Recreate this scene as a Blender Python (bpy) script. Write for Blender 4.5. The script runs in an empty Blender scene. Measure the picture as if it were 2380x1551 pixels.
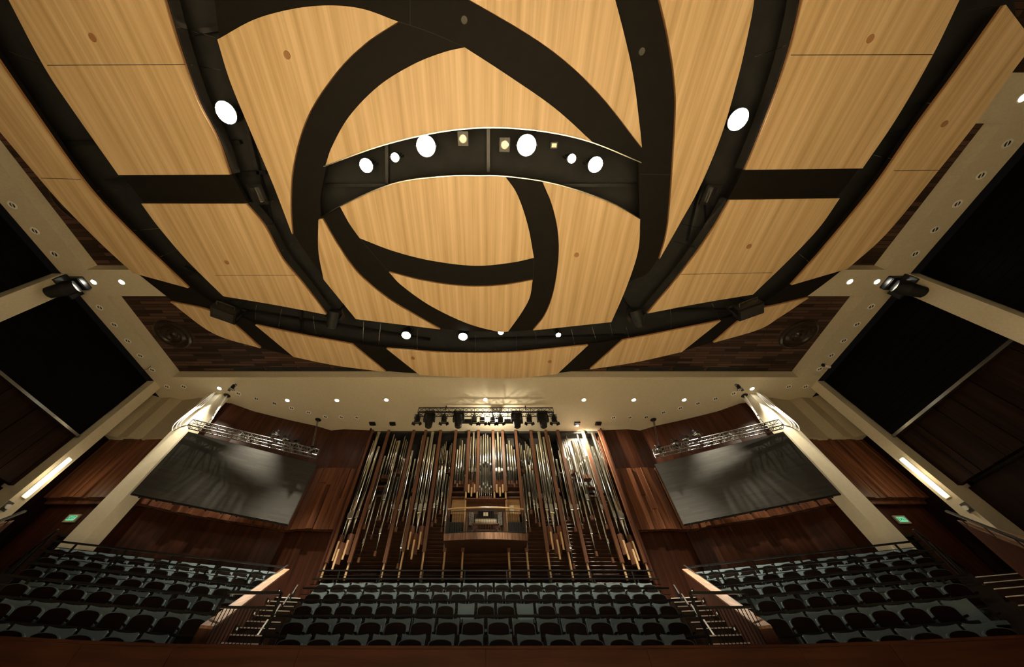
import bpy, bmesh, math, random
from mathutils import Vector, Matrix
from mathutils.geometry import tessellate_polygon
R = math.radians
random.seed(7)
SC = bpy.context.scene
COL = SC.collection
CZ = 1.5                      # camera height above the stage floor; every z below is measured from the camera
# ------------------------------------------------------------------ camera
F, PITCH, CX, CY = 722.0, R(54.3), 1129.0, 775.5
cam_d = bpy.data.cameras.new('camera'); cam = bpy.data.objects.new('camera', cam_d); COL.objects.link(cam)
cam_d.sensor_fit = 'HORIZONTAL'; cam_d.sensor_width = 36.0; cam_d.lens = F * 36.0 / 2380.0
cam_d.shift_x = (1190.0 - CX) / 2380.0; cam_d.shift_y = 0.0
cam_d.clip_start = 0.05; cam_d.clip_end = 200
cam.location = (0, 0, CZ); cam.rotation_euler = (R(90) + PITCH, 0, 0)
SC.camera = cam
# ------------------------------------------------------------------ world and exposure
w = bpy.data.worlds.new('world'); SC.world = w; w.use_nodes = True
w.node_tree.nodes['Background'].inputs[0].default_value = (1.0, 0.85, 0.62, 1)
w.node_tree.nodes['Background'].inputs[1].default_value = 0.003
SC.view_settings.view_transform = 'Standard'; SC.view_settings.look = 'None'
SC.view_settings.gamma = 1.0; SC.view_settings.use_curve_mapping = False
SC.view_settings.exposure = 0.0
P_SPOT, P_DOWN = 15600.0, 8000.0
WARM = (1.0, 0.88, 0.66)

# ------------------------------------------------------------------ measuring: photograph pixel -> point on a real plane
SN, CS = math.sin(PITCH), math.cos(PITCH)
def ray(x, y):
    v = y - CY
    return Vector((x - CX, F * CS + v * SN, F * SN - v * CS))
def pz(x, y, Z): r = ray(x, y); return r * (Z / r.z)
def py(x, y, Y): r = ray(x, y); return r * (Y / r.y)
def px(x, y, X): r = ray(x, y); return r * (X / r.x)

# ------------------------------------------------------------------ materials
def mat(name, col, rough=0.6, metal=0.0, kind=None, a=(1, 1, 1), s=1.0, col2=None, bump=0.0, emit=None, es=0.0, spec=0.5, col3=None, coat=0.0, rot=(0, 0, 0)):
    m = bpy.data.materials.new(name); m.use_nodes = True
    nt = m.node_tree; b = nt.nodes['Principled BSDF']; L = nt.links.new
    b.inputs['Base Color'].default_value = (*col, 1); b.inputs['Roughness'].default_value = rough
    b.inputs['Metallic'].default_value = metal; b.inputs['Specular IOR Level'].default_value = spec
    b.inputs['Coat Weight'].default_value = coat; b.inputs['Coat Roughness'].default_value = 0.25
    if emit:
        b.inputs['Emission Color'].default_value = (*emit, 1); b.inputs['Emission Strength'].default_value = es
    if kind:
        tc = nt.nodes.new('ShaderNodeTexCoord'); mp = nt.nodes.new('ShaderNodeMapping')
        mp.inputs['Scale'].default_value = a; mp.inputs['Rotation'].default_value = rot; L(tc.outputs['Object'], mp.inputs['Vector'])
        rp = nt.nodes.new('ShaderNodeValToRGB')
        if kind == 'noise':
            n = nt.nodes.new('ShaderNodeTexNoise'); n.inputs['Scale'].default_value = s; n.inputs['Detail'].default_value = 7
            n.inputs['Roughness'].default_value = 0.62
            L(mp.outputs[0], n.inputs['Vector']); f = n.outputs['Fac']
            e = rp.color_ramp.elements; e[0].position = 0.37; e[1].position = 0.63
            if col3:
                k = rp.color_ramp.elements.new(0.5); k.color = (*col3, 1)
        elif kind == 'brick':
            n = nt.nodes.new('ShaderNodeTexBrick'); n.inputs['Scale'].default_value = s
            n.inputs['Mortar Size'].default_value = 0.012; n.inputs['Brick Width'].default_value = 1.4; n.inputs['Row Height'].default_value = 0.16
            n.inputs['Color1'].default_value = (0, 0, 0, 1); n.inputs['Color2'].default_value = (1, 1, 1, 1); n.inputs['Mortar'].default_value = (0, 0, 0, 1)
            L(mp.outputs[0], n.inputs['Vector']); f = n.outputs['Color']
        elif kind == 'checks':
            n = nt.nodes.new('ShaderNodeTexBrick'); n.inputs['Scale'].default_value = s
            n.inputs['Mortar Size'].default_value = 0.03; n.offset = 0.0
            n.inputs['Color1'].default_value = (0.2, 0.2, 0.2, 1); n.inputs['Color2'].default_value = (1, 1, 1, 1); n.inputs['Mortar'].default_value = (0, 0, 0, 1)
            L(mp.outputs[0], n.inputs['Vector']); f = n.outputs['Color']
        rp.color_ramp.elements[0].color = (*col, 1); rp.color_ramp.elements[-1].color = (*(col2 or col), 1)
        L(f, rp.inputs[0]); L(rp.outputs[0], b.inputs['Base Color'])
        if bump:
            bp = nt.nodes.new('ShaderNodeBump'); bp.inputs['Strength'].default_value = bump; bp.inputs['Distance'].default_value = 0.02
            L(f, bp.inputs['Height']); L(bp.outputs[0], b.inputs['Normal'])
    return m
M = dict(
    oak=mat('oak_veneer', (0.46, 0.31, 0.15), 0.5, kind='noise', a=(2.7, 0.05, 3.0), s=1.6, col2=(0.69, 0.505, 0.30), col3=(0.59, 0.415, 0.225)),
    oakedge=mat('oak_edge', (0.30, 0.14, 0.05), 0.5, kind='noise', a=(3, 1, 1), s=2, col2=(0.38, 0.2, 0.08)),
    blackfelt=mat('dark_canopy_panel', (0.0062, 0.0050, 0.0038), 0.7, kind='noise', s=3, col2=(0.0085, 0.0068, 0.0052), spec=0.15),
    void=mat('void_black', (0.006, 0.006, 0.006), 0.8, kind='noise', s=2, col2=(0.012, 0.012, 0.011)),
    fascia=mat('black_gloss_metal', (0.30, 0.29, 0.27), 0.22, 0.9, kind='noise', s=0.6, col2=(0.22, 0.21, 0.2)),
    chrome=mat('bright_metal', (0.8, 0.78, 0.72), 0.2, 1.0, kind='noise', s=4, col2=(0.7, 0.68, 0.62)),
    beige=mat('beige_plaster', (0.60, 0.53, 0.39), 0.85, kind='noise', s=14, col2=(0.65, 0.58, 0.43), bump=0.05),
    beige_shaded=mat('beige_plaster_shaded', (0.42, 0.36, 0.25), 0.85, kind='noise', s=14, col2=(0.46, 0.40, 0.28), bump=0.05),  # same plaster darkened, shade of the corner bays put into the colour
    tile=mat('brown_ceiling_boards', (0.018, 0.010, 0.007), 0.7, kind='brick', a=(1, 1, 1), s=1.0, col2=(0.105, 0.056, 0.038), spec=0.15),
    ring=mat('dark_ring', (0.022, 0.014, 0.009), 0.3, kind='noise', s=3, col2=(0.03, 0.019, 0.013)),
    mahog=mat('mahogany_veneer', (0.030, 0.0085, 0.0042), 0.4, kind='noise', a=(7, 7, 0.35), s=1.2, col2=(0.072, 0.023, 0.011), spec=0.25),
    mahogh=mat('mahogany_front', (0.020, 0.0052, 0.0020), 0.5, kind='noise', a=(0.5, 3, 9), s=1.2, col2=(0.034, 0.0095, 0.0036), spec=0.15),
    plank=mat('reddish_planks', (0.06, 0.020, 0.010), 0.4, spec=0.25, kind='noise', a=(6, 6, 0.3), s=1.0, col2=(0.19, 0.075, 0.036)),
    plank_shaded=mat('shaded_side_planks', (0.008, 0.0036, 0.0021), 0.6, spec=0.08, kind='noise', a=(6, 6, 0.3), s=1.0, col2=(0.022, 0.0098, 0.0058)),  # plank wood darkened, shade at the hall sides put into the colour
    low_shaded=mat('shaded_side_veneer', (0.006, 0.0027, 0.0017), 0.6, spec=0.08, kind='noise', a=(6, 6, 0.3), s=1.0, col2=(0.014, 0.0062, 0.0038)),  # veneer darkened to carry the shade on the lower side walls
    nosing=mat('white_glint_strip', (0.86, 0.83, 0.76), 0.4, 0.0, kind='noise', s=8, col2=(0.92, 0.89, 0.83)),  # near-white in place of chrome, its reflections painted into the colour
    trusslit=mat('lit_truss_aluminium', (0.28, 0.28, 0.27), 0.3, 0.9, kind='noise', s=6, col2=(0.36, 0.36, 0.35)),  # aluminium lightened, light on the side trusses put into the colour
    capwood=mat('light_cap_wood', (0.10, 0.046, 0.024), 0.4, kind='noise', a=(9, 0.7, 1), s=1.6, col2=(0.26, 0.145, 0.085), rot=(0, 0, R(-22))),
    postwood=mat('organ_post_wood', (0.095, 0.037, 0.018), 0.4, kind='noise', a=(8, 8, 0.4), s=1.5, col2=(0.16, 0.068, 0.034)),
    rodwood=mat('pale_post_wood', (0.55, 0.36, 0.19), 0.35, kind='noise', a=(8, 8, 0.4), s=1.5, col2=(0.68, 0.47, 0.27)),
    slat=mat('louvre_wood', (0.055, 0.024, 0.013), 0.5, kind='noise', a=(1, 8, 8), s=1.5, col2=(0.10, 0.045, 0.025)),
    tin=mat('polished_tin', (0.48, 0.46, 0.40), 0.12, 0.98, kind='noise', a=(4, 4, 0.6), s=1.2, col2=(0.58, 0.56, 0.49)),
    tinplate=mat('flat_tin', (0.42, 0.41, 0.37), 0.35, 0.85, kind='noise', a=(4, 4, 2), s=1.2, col2=(0.5, 0.48, 0.43)),
    dark=mat('dark_interior', (0.012, 0.011, 0.010), 0.8, kind='noise', s=2, col2=(0.02, 0.018, 0.016)),
    greypan=mat('grey_back_panel', (0.055, 0.053, 0.045), 0.7, kind='noise', s=2, col2=(0.075, 0.072, 0.062)),
    black=mat('black_metal', (0.012, 0.012, 0.012), 0.35, 0.3, kind='noise', s=6, col2=(0.02, 0.02, 0.02)),
    matblack=mat('matt_black_casing', (0.008, 0.008, 0.008), 0.65, 0.0, kind='noise', s=6, col2=(0.013, 0.013, 0.013), spec=0.25),
    rail=mat('black_rail_paint', (0.018, 0.017, 0.016), 0.3, 0.4, kind='noise', s=6, col2=(0.028, 0.026, 0.024)),
    alu=mat('truss_aluminium', (0.13, 0.13, 0.13), 0.3, 0.9, kind='noise', s=6, col2=(0.2, 0.2, 0.2)),
    cloth=mat('pale_blue_upholstery', (0.086, 0.125, 0.138), 0.9, kind='noise', s=60, col2=(0.11, 0.152, 0.166), bump=0.15),
    shell=mat('seat_shell_wood', (0.0035, 0.0014, 0.0011), 0.4, kind='noise', a=(6, 1, 1), s=3, col2=(0.008, 0.003, 0.0021), spec=0.12),
    tier=mat('tier_carpet', (0.012, 0.008, 0.006), 0.9, kind='noise', s=10, col2=(0.02, 0.013, 0.01)),
    stepm=mat('dark_step_wood', (0.02, 0.01, 0.006), 0.35, kind='noise', a=(1, 8, 8), s=1.5, col2=(0.035, 0.018, 0.011)),
    stage=mat('stage_floor_maple', (0.50, 0.41, 0.28), 0.5, kind='noise', a=(6, 0.4, 1), s=1.2, col2=(0.60, 0.51, 0.36)),
    screen=mat('charcoal_screen', (0.022, 0.0205, 0.018), 0.75, kind='brick', a=(1.2, 1.2, 1.2), s=1.5, col2=(0.034, 0.032, 0.029), rot=(R(90), 0, 0)),
    blind=mat('black_blind', (0.0014, 0.0014, 0.0016), 0.6, kind='noise', a=(1, 1, 5), s=1.4, col2=(0.0028, 0.0028, 0.003), spec=0.05),
    lamp=mat('lit_lens', (1, 1, 1), 0.5, emit=(1.0, 0.95, 0.80), es=60.0),
    glow=mat('lit_tube', (1, 1, 1), 0.5, emit=(1.0, 0.86, 0.52), es=5.0),
    lensoff=mat('dim_lens', (0.45, 0.42, 0.32), 0.2, 0.3, kind='noise', s=8, col2=(0.6, 0.55, 0.42)),
    whitetrim=mat('white_trim', (0.92, 0.9, 0.84), 0.5, kind='noise', s=8, col2=(0.95, 0.93, 0.88)),
    white=mat('white_cable', (0.75, 0.74, 0.70), 0.35, kind='noise', s=8, col2=(0.82, 0.81, 0.77)),
    signbox=mat('sign_frame', (0.42, 0.40, 0.30), 0.5, kind='noise', s=8, col2=(0.5, 0.47, 0.36)),
    signface=mat('sign_face', (0.1, 0.45, 0.25), 0.4, emit=(0.28, 1.0, 0.55), es=0.55),
    signtext=mat('sign_letters', (0.02, 0.15, 0.06), 0.5),
    paper=mat('music_paper', (0.7, 0.65, 0.5), 0.8, kind='noise', s=20, col2=(0.75, 0.7, 0.55)),
    panelwood=mat('pale_case_wood', (0.45, 0.27, 0.12), 0.45, kind='noise', a=(1, 8, 8), s=1.2, col2=(0.58, 0.37, 0.18)),
    col=mat('column_plaster', (0.66, 0.60, 0.46), 0.7, kind='noise', s=10, col2=(0.70, 0.64, 0.50), bump=0.03),
)

# ------------------------------------------------------------------ mesh helpers
class MB:
    def __init__(s): s.v = []; s.f = []
    def add(s, vs, fs):
        o = len(s.v); s.v += [tuple(v) for v in vs]; s.f += [tuple(i + o for i in f) for f in fs]; return s
    def box(s, c, d, rz=0.0, rx=0.0, ry=0.0):
        m = Matrix.Translation(Vector(c)) @ Matrix.Rotation(rz, 4, 'Z') @ Matrix.Rotation(ry, 4, 'Y') @ Matrix.Rotation(rx, 4, 'X')
        vs = [m @ Vector((x * d[0] / 2, y * d[1] / 2, z * d[2] / 2)) for z in (-1, 1) for y in (-1, 1) for x in (-1, 1)]
        return s.add(vs, [(0, 2, 3, 1), (4, 5, 7, 6), (0, 1, 5, 4), (2, 6, 7, 3), (0, 4, 6, 2), (1, 3, 7, 5)])
    def bar(s, p, q, w, h=None):
        p = Vector(p); q = Vector(q); h = h or w; d = (q - p).normalized()
        up = Vector((0, 0, 1)) if abs(d.z) < 0.95 else Vector((0, 1, 0))
        a = d.cross(up).normalized() * w / 2; b = a.cross(d).normalized() * h / 2
        vs = [e + i * a + j * b for e in (p, q) for i, j in ((-1, -1), (1, -1), (1, 1), (-1, 1))]
        return s.add(vs, [(3, 2, 1, 0), (4, 5, 6, 7), (0, 1, 5, 4), (1, 2, 6, 5), (2, 3, 7, 6), (3, 0, 4, 7)])
    def cyl(s, p, q, r0, r1=None, n=12, caps=True):
        p = Vector(p); q = Vector(q); r1 = r0 if r1 is None else r1; d = (q - p).normalized()
        up = Vector((0, 0, 1)) if abs(d.z) < 0.95 else Vector((0, 1, 0))
        a = d.cross(up).normalized(); b = a.cross(d)
        vs = []
        for e, r in ((p, r0), (q, r1)):
            for i in range(n):
                t = 2 * math.pi * i / n; vs.append(e + a * math.cos(t) * r + b * math.sin(t) * r)
        fs = [(i, (i + 1) % n, n + (i + 1) % n, n + i) for i in range(n)]
        if caps: fs += [tuple(range(n - 1, -1, -1)), tuple(range(n, 2 * n))]
        return s.add(vs, fs)
    def tube(s, pts, r, n=8):
        for a, b in zip(pts, pts[1:]): s.cyl(a, b, r, n=n)
        return s
    def lathe(s, prof, c, n=24, axis='Z'):
        vs = []
        for r, z in prof:
            for i in range(n):
                t = 2 * math.pi * i / n
                v = (r * math.cos(t), r * math.sin(t), z) if axis == 'Z' else (r * math.cos(t), z, r * math.sin(t))
                vs.append(Vector(v) + Vector(c))
        fs = [(k * n + i, k * n + (i + 1) % n, (k + 1) * n + (i + 1) % n, (k + 1) * n + i) for k in range(len(prof) - 1) for i in range(n)]
        return s.add(vs, fs)
    def prism(s, pts, z0, z1, holes=()):
        loops = [[Vector((p[0], p[1], 0)) for p in L] for L in (pts, *holes)]
        flat = [p for L in loops for p in L]; n = len(flat)
        tri = tessellate_polygon(loops)
        vs = [(p.x, p.y, z0) for p in flat] + [(p.x, p.y, z1) for p in flat]
        fs = []
        for t in tri:
            a, b, c = (flat[i] for i in t)
            if (b - a).cross(c - a).z < 0: t = (t[0], t[2], t[1])
            fs.append((t[2], t[1], t[0])); fs.append(tuple(i + n for i in t))
        o = 0
        for L in loops:
            k = len(L)
            for i in range(k):
                j = (i + 1) % k; fs.append((o + i, o + j, n + o + j, n + o + i))
            o += k
        return s.add(vs, fs)
def catmull(P, k=8):
    P = [Vector(p) for p in P]
    if len(P) < 3: return P
    Q = [P[0] * 2 - P[1]] + P + [P[-1] * 2 - P[-2]]; out = []
    for i in range(1, len(Q) - 2):
        a, b, c, d = Q[i - 1:i + 3]
        for j in range(k):
            t = j / k
            out.append(0.5 * ((2 * b) + (c - a) * t + (2 * a - 5 * b + 4 * c - d) * t * t + (3 * b - a - 3 * c + d) * t ** 3))
    out.append(P[-1]); return out
def mesh(mb, name, bevel=0.0, smooth=False, fix=False):
    me = bpy.data.meshes.new(name); me.from_pydata(mb.v, [], mb.f); me.update()
    bm = bmesh.new(); bm.from_mesh(me)
    if bevel:
        bmesh.ops.bevel(bm, geom=[e for e in bm.edges if e.is_manifold and e.calc_face_angle(0) > 0.5], offset=bevel, segments=2, affect='EDGES', clamp_overlap=True)
    bmesh.ops.recalc_face_normals(bm, faces=bm.faces)
    if smooth:
        for f in bm.faces: f.smooth = True
        for e in bm.edges:
            if e.is_manifold and e.calc_face_angle(0) > 0.6: e.smooth = False
    bm.to_mesh(me); bm.free(); return me
def obj(name, mb, m, parent=None, loc=None, rz=0.0, bevel=0.0, smooth=False):
    """one mesh object; for a top-level object loc is its base in hall coordinates and the mesh is given in hall coordinates"""
    if parent is None and loc is not None:
        L = Vector(loc); mb.v = [tuple(Vector(v) - L) for v in mb.v]
    me = mb if isinstance(mb, bpy.types.Mesh) else mesh(mb, name, bevel, smooth)
    if not me.materials: me.materials.append(M[m])
    o = bpy.data.objects.new(name, me); COL.objects.link(o)
    if parent is not None:
        o.parent = parent
        if loc is not None: o.location = loc
    else:
        o.location = Vector(loc if loc is not None else (0, 0, 0)) + Vector((0, 0, CZ))
    o.rotation_euler.z = rz
    return o
def tag(o, label=None, cat=None, group=None, kind=None):
    if label: o['label'] = label
    if cat: o['category'] = cat
    if group: o['group'] = group
    if kind: o['kind'] = kind
    return o
def thing(name, label, cat, loc=(0, 0, 0), rz=0.0, group=None):
    o = bpy.data.objects.new(name, None); COL.objects.link(o); o.empty_display_size = 0.1
    o.location = Vector(loc) + Vector((0, 0, CZ)); o.rotation_euler.z = rz
    return tag(o, label, cat, group)
def struct(name, mb, m, label=None):
    o = obj(name, mb, m); o['kind'] = 'structure'
    if label: o['label'] = label
    return o
def copy_tree(o, parent=None):
    c = o.copy(); COL.objects.link(c)
    if parent is not None:
        c.parent = parent; c.matrix_parent_inverse = o.matrix_parent_inverse.copy()
    for ch in o.children: copy_tree(ch, c)
    return c
def centroid(pts):
    v = Vector((0, 0, 0))
    for p in pts: v += Vector((p[0], p[1], 0))
    return v / len(pts)
def light(kind, name, parent, loc, energy, color=WARM, target=None, size=0.1, angle=60, blend=0.5):
    d = bpy.data.lights.new(name, kind); d.energy = energy; d.color = color
    if kind == 'SPOT': d.spot_size = R(angle); d.spot_blend = blend; d.shadow_soft_size = size
    elif kind == 'AREA': d.size = size
    else: d.shadow_soft_size = size
    o = bpy.data.objects.new(name, d); COL.objects.link(o)
    if parent is not None: o.parent = parent; o.location = loc
    else: o.location = Vector(loc) + Vector((0, 0, CZ))
    if target is not None:
        o.rotation_euler = Vector(target).to_track_quat('-Z', 'Y').to_euler()
    return o
ORD = ['first', 'second', 'third', 'fourth', 'fifth', 'sixth', 'seventh', 'eighth', 'ninth', 'tenth', 'eleventh', 'twelfth', 'thirteenth',
       'fourteenth', 'fifteenth', 'sixteenth', 'seventeenth', 'eighteenth', 'nineteenth', 'twentieth', 'twenty-first', 'twenty-second']
HS = 11.6      # beige soffit height
HC = 10.4      # canopy underside height
# ================================================================== SHELL
struct('floor', MB().box((0, 1.0, -1.56), (17.5, 13.0, 0.12)), 'stage')
struct('floor', MB().box((0, 0.5, -1.72), (44, 34, 0.2)), 'tier')
# soffit: full beige plate with rectangular coffers cut out
coff = []
for (y0, y1) in ((6.39, 11.1), (0.33, 5.19), (-5.7, -0.88)):
    coff.append([(-16.02, y0), (16.02, y0), (16.02, y1), (-16.02, y1)])
outer = [(-17.15, -9), (17.15, -9), (17.15, 11.46), (17.6, 11.9), (17.6, 14), (12, 17.5), (-12, 17.5), (-17.6, 14), (-17.6, 11.9), (-17.15, 11.46)]
struct('ceiling', MB().prism(outer, HS, HS + 0.45, holes=coff), 'beige')
for k, c in enumerate(coff):
    mb = MB().box((0, (c[0][1] + c[2][1]) / 2, HS + 0.50), (32.3, c[2][1] - c[0][1] + 0.3, 0.1))
    o = struct('ceiling', mb, 'tile')
# side walls: blind backing, planks, lower wall
for sx, side in ((-1, 'left'), (1, 'right')):
    struct('wall_' + side, MB().box((sx * 18.3, 2.4, 4.8), (0.2, 19.6, 14.0)), 'dark')
    mb = MB(); y = -7.0; k = 0
    while y < 11.3:
        wd = random.uniform(0.22, 0.5); dp = random.uniform(0.0, 0.09)
        mb.box((sx * (17.72 - dp / 2), y + wd / 2, 7.2), (0.16 + dp, wd - 0.015, 2.2)); y += wd
    o = struct('wall_' + side, mb, 'plank_shaded')
    struct('wall_' + side, MB().box((sx * 17.95, 2.1, 2.2), (0.2, 18.5, 7.6)), 'low_shaded')
# roller blinds between the wall piers
for sx, side in ((-1, 'left'), (1, 'right')):
    for (y0, y1, where) in ((6.08, 11.33, 'between the last wall pier and the stage corner'), (-1.0, 5.33, 'nearer the camera, past the first wall pier')):
        t = thing('acoustic_blind', f'black acoustic blind on the {side} wall {where}', 'blind', (sx * 17.45, (y0 + y1) / 2, 8.2), group='black acoustic blinds')
        mb = MB(); n = 12
        for i in range(n):
            z0 = 0.05 + i * 3.3 / n; mb.box((0, 0, z0 + 3.3 / n / 2), (0.05, y1 - y0 - 0.02, 3.3 / n - 0.012))
        mb.box((sx * 0.02, 0, 1.7), (0.02, y1 - y0 - 0.02, 3.3))
        obj('blind_cloth', mb, 'blind', t)
        obj('bottom_bar', MB().box((-sx * 0.05, 0, 0.0), (0.12, y1 - y0 - 0.05, 0.1)), 'fascia', t)
# wall piers on the side walls
for sx, side in ((-1, 'left'), (1, 'right')):
    tag(obj('wall_pier', MB().box((sx * 17.5, 5.7, 5.05), (0.84, 0.7, 13.1)), 'beige', loc=(sx * 17.5, 5.7, -1.5)), f'beige plaster pier between the two black blinds of the {side} wall', 'pillar', 'beige piers on the side walls')
    mb = MB().prism([(sx * 17.1, 11.36), (sx * 17.1, 11.85), (sx * 18.1, 12.35), (sx * 18.1, 11.36)], -1.5, HS)
    tag(obj('wall_pier', mb, 'beige', loc=(sx * 17.4, 11.6, -1.5)), f'beige plaster pier carrying the glowing strip lamp on the {side}', 'pillar', 'beige piers on the side walls')
# corner bays: beige wavy upper wall, planks, lower wall with the door
for sx, side in ((-1, 'left'), (1, 'right')):
    X = lambda v: sx * v
    wave = [(X(18.0), 12.35), (X(17.5), 12.62), (X(17.0), 12.58), (X(16.5), 12.80), (X(16.0), 12.72), (X(15.5), 12.62), (X(14.7), 12.66), (X(14.7), 13.0), (X(18.0), 13.0)]
    struct('wall_' + side, MB().prism(wave, 9.1, HS), 'beige_shaded')
    mb = MB(); x = 14.5
    while x < 17.9:
        wd = random.uniform(0.16, 0.34); dp = random.uniform(0.0, 0.12)
        mb.box((X(x + wd / 2), 12.95 - dp / 2, 7.75), (wd - 0.012, 0.2 + dp, 2.75)); x += wd
    mb.box((X(16.3), 13.1, 7.7), (3.6, 0.1, 2.9))
    struct('wall_' + side, mb, 'plank')
    struct('wall_' + side, MB().box((X(16.4), 13.45, 2.5), (3.9, 0.2, 8.0)), 'mahog')
    struct('wall_' + side, MB().box((X(18.15), 12.3, 3.8), (0.2, 2.0, 10.6)), 'low_shaded')
    d = obj('door_1' if sx < 0 else 'door_2', MB().box((X(15.75), 13.32, 3.9), (1.1, 0.06, 2.3)), 'shell'); d['kind'] = 'structure'
    mb = MB().box((X(15.15), 13.3, 3.95), (0.1, 0.12, 2.4)).box((X(16.35), 13.3, 3.95), (0.1, 0.12, 2.4)).box((X(15.75), 13.3, 5.15), (1.3, 0.12, 0.1))
    f = struct('trim_1' if sx < 0 else 'trim_2', mb, 'black')
# wavy organ-side wood walls
wl = [(864, 1001), (800, 998), (770, 1001), (733, 990), (682, 979), (628, 966), (588, 956), (538, 938), (504, 934)]
for sx, side in ((-1, 'left'), (1, 'right')):
    line = [pz(x, y, HS) for x, y in wl]
    line = [Vector((p.x * (1 if sx < 0 else -1), p.y, 0)) for p in line]
    back = [Vector((p.x, p.y + 0.5, 0)) for p in reversed(line)]
    struct('wall_back_' + side, MB().prism(line + back, 9.15, HS), 'mahog')
    # planks follow the same line, a little further forward
    cl = catmull([p.to_3d() for p in line], 6)
    mb = MB(); i = 0; tot = 0; pos = [0]
    for a, b in zip(cl, cl[1:]): tot += (b - a).length; pos.append(tot)
    def at(s):
        for k in range(len(pos) - 1):
            if s <= pos[k + 1]: return cl[k].lerp(cl[k + 1], (s - pos[k]) / (pos[k + 1] - pos[k]))
        return cl[-1]
    s = 0.02
    while s < tot - 0.3:
        wd = random.uniform(0.2, 0.42); a = at(s); b = at(min(s + wd - 0.02, tot)); dp = random.uniform(0.02, 0.14)
        cut = random.random()
        n = Vector((0, -1, 0)) * dp
        z0, z1 = 6.2, 9.15
        spans = [(z0, z1)] if cut < 0.55 else [(z0, random.uniform(6.9, 8.4))]
        if len(spans) == 1 and spans[0][1] != z1: spans.append((spans[0][1] + 0.04, z1))
        for q, (u0, u1) in enumerate(spans):
            nn = n * (1 if q == 0 else 0.35)
            mb.prism([a + nn, b + nn, b + Vector((0, 0.2, 0)), a + Vector((0, 0.2, 0))], u0, u1)
        s += wd
    struct('wall_back_' + side, mb, 'plank')
    low = [Vector((p.x, p.y + 0.25, 0)) for p in line]; lowb = [Vector((p.x, p.y + 0.7, 0)) for p in reversed(line)]
    struct('wall_back_' + side, MB().prism(low + lowb, -1.5, 6.2), 'mahog')
struct('wall_back', MB().box((0, 17.2, 5), (26, 0.2, 13.2)), 'dark')
# free-standing tapered pillars beside the screens
for sx, side in ((-1, 'left'), (1, 'right')):
    pts = [(sx * 14.85, 12.28), (sx * 14.10, 12.28), (sx * 13.98, 12.75), (sx * 14.75, 13.0)]
    tag(obj('column', MB().prism(pts, -1.5, HS), 'col', loc=(sx * 14.4, 12.6, -1.5)),
        f'tall cream plaster column standing at the outer edge of the {side} screen', 'pillar', 'cream columns beside the screens')

# ================================================================== CANOPY
def poly(segs, Z, k=8):
    out = []
    for s in segs:
        c = catmull([pz(x, y, Z) for x, y in s], k)
        if out and (out[-1] - c[0]).length < 1e-4: c = c[1:]
        out += c
    if (out[0] - out[-1]).length < 1e-4: out.pop()
    return out
def mir(segs): return [[(2 * CX - x, y) for x, y in reversed(s)] for s in reversed(segs)]
def panel(parent, segs, label, thick=0.09, cutouts=(), fascia=None):
    o_ = parent.location - Vector((0, 0, CZ)); p = poly(segs, HC); c = centroid(p); c.z = HC; off = c - o_
    t = obj('oak_panel', MB().prism([(q.x - c.x, q.y - c.y) for q in p], 0.0, 0.035), 'oak', parent, loc=off)
    t['label'] = label
    obj('panel_edge', MB().prism([(q.x - c.x, q.y - c.y) for q in p], 0.0352, thick), 'oakedge', t)
    for (x, y) in cutouts:
        h = pz(x, y, HC) - c
        obj('sprinkler_cover', MB().lathe([(0.0, -0.012), (0.075, -0.012), (0.085, -0.001)], (h.x, h.y, 0), 20), 'oakedge', t)
    if fascia:
        cv = catmull([pz(x, y, HC) for x, y in fascia], 8); mb = MB()
        for a, b in zip(cv, cv[1:]): mb.bar(a - c + Vector((0, 0, 0.30)), b - c + Vector((0, 0, 0.30)), 0.03, 0.36)
        tag(obj('metal_fascia', mb, 'fascia', t), 'glossy dark metal fascia')
    return t
def reflector(label, segs, holes=()):
    p = poly(segs, HC); c = centroid(p); c.z = ZP
    t = thing('ceiling_reflector', label, 'ceiling reflector', c, group='hanging oak reflectors of the canopy')
    hs = [[(q.x - c.x, q.y - c.y) for q in poly(h, HC)] for h in holes]
    tag(obj('carrier_plate', MB().prism([(q.x - c.x, q.y - c.y) for q in p], 0.0, 0.12, holes=hs), 'blackfelt', t), 'near-black carrier plate')
    return t
slot_up = [(756, 386), (880, 341), (1000, 311), (1100, 298), (1190, 298), (1290, 310), (1380, 333), (1487, 377)]
slot_lo = [(1489, 509), (1422, 471), (1338, 440), (1260, 420), (1173, 408.5), (1119, 407), (1035, 408.5), (917, 425), (800, 474), (743, 508)]
gi = 'oak panels of the central canopy disc'
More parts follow.
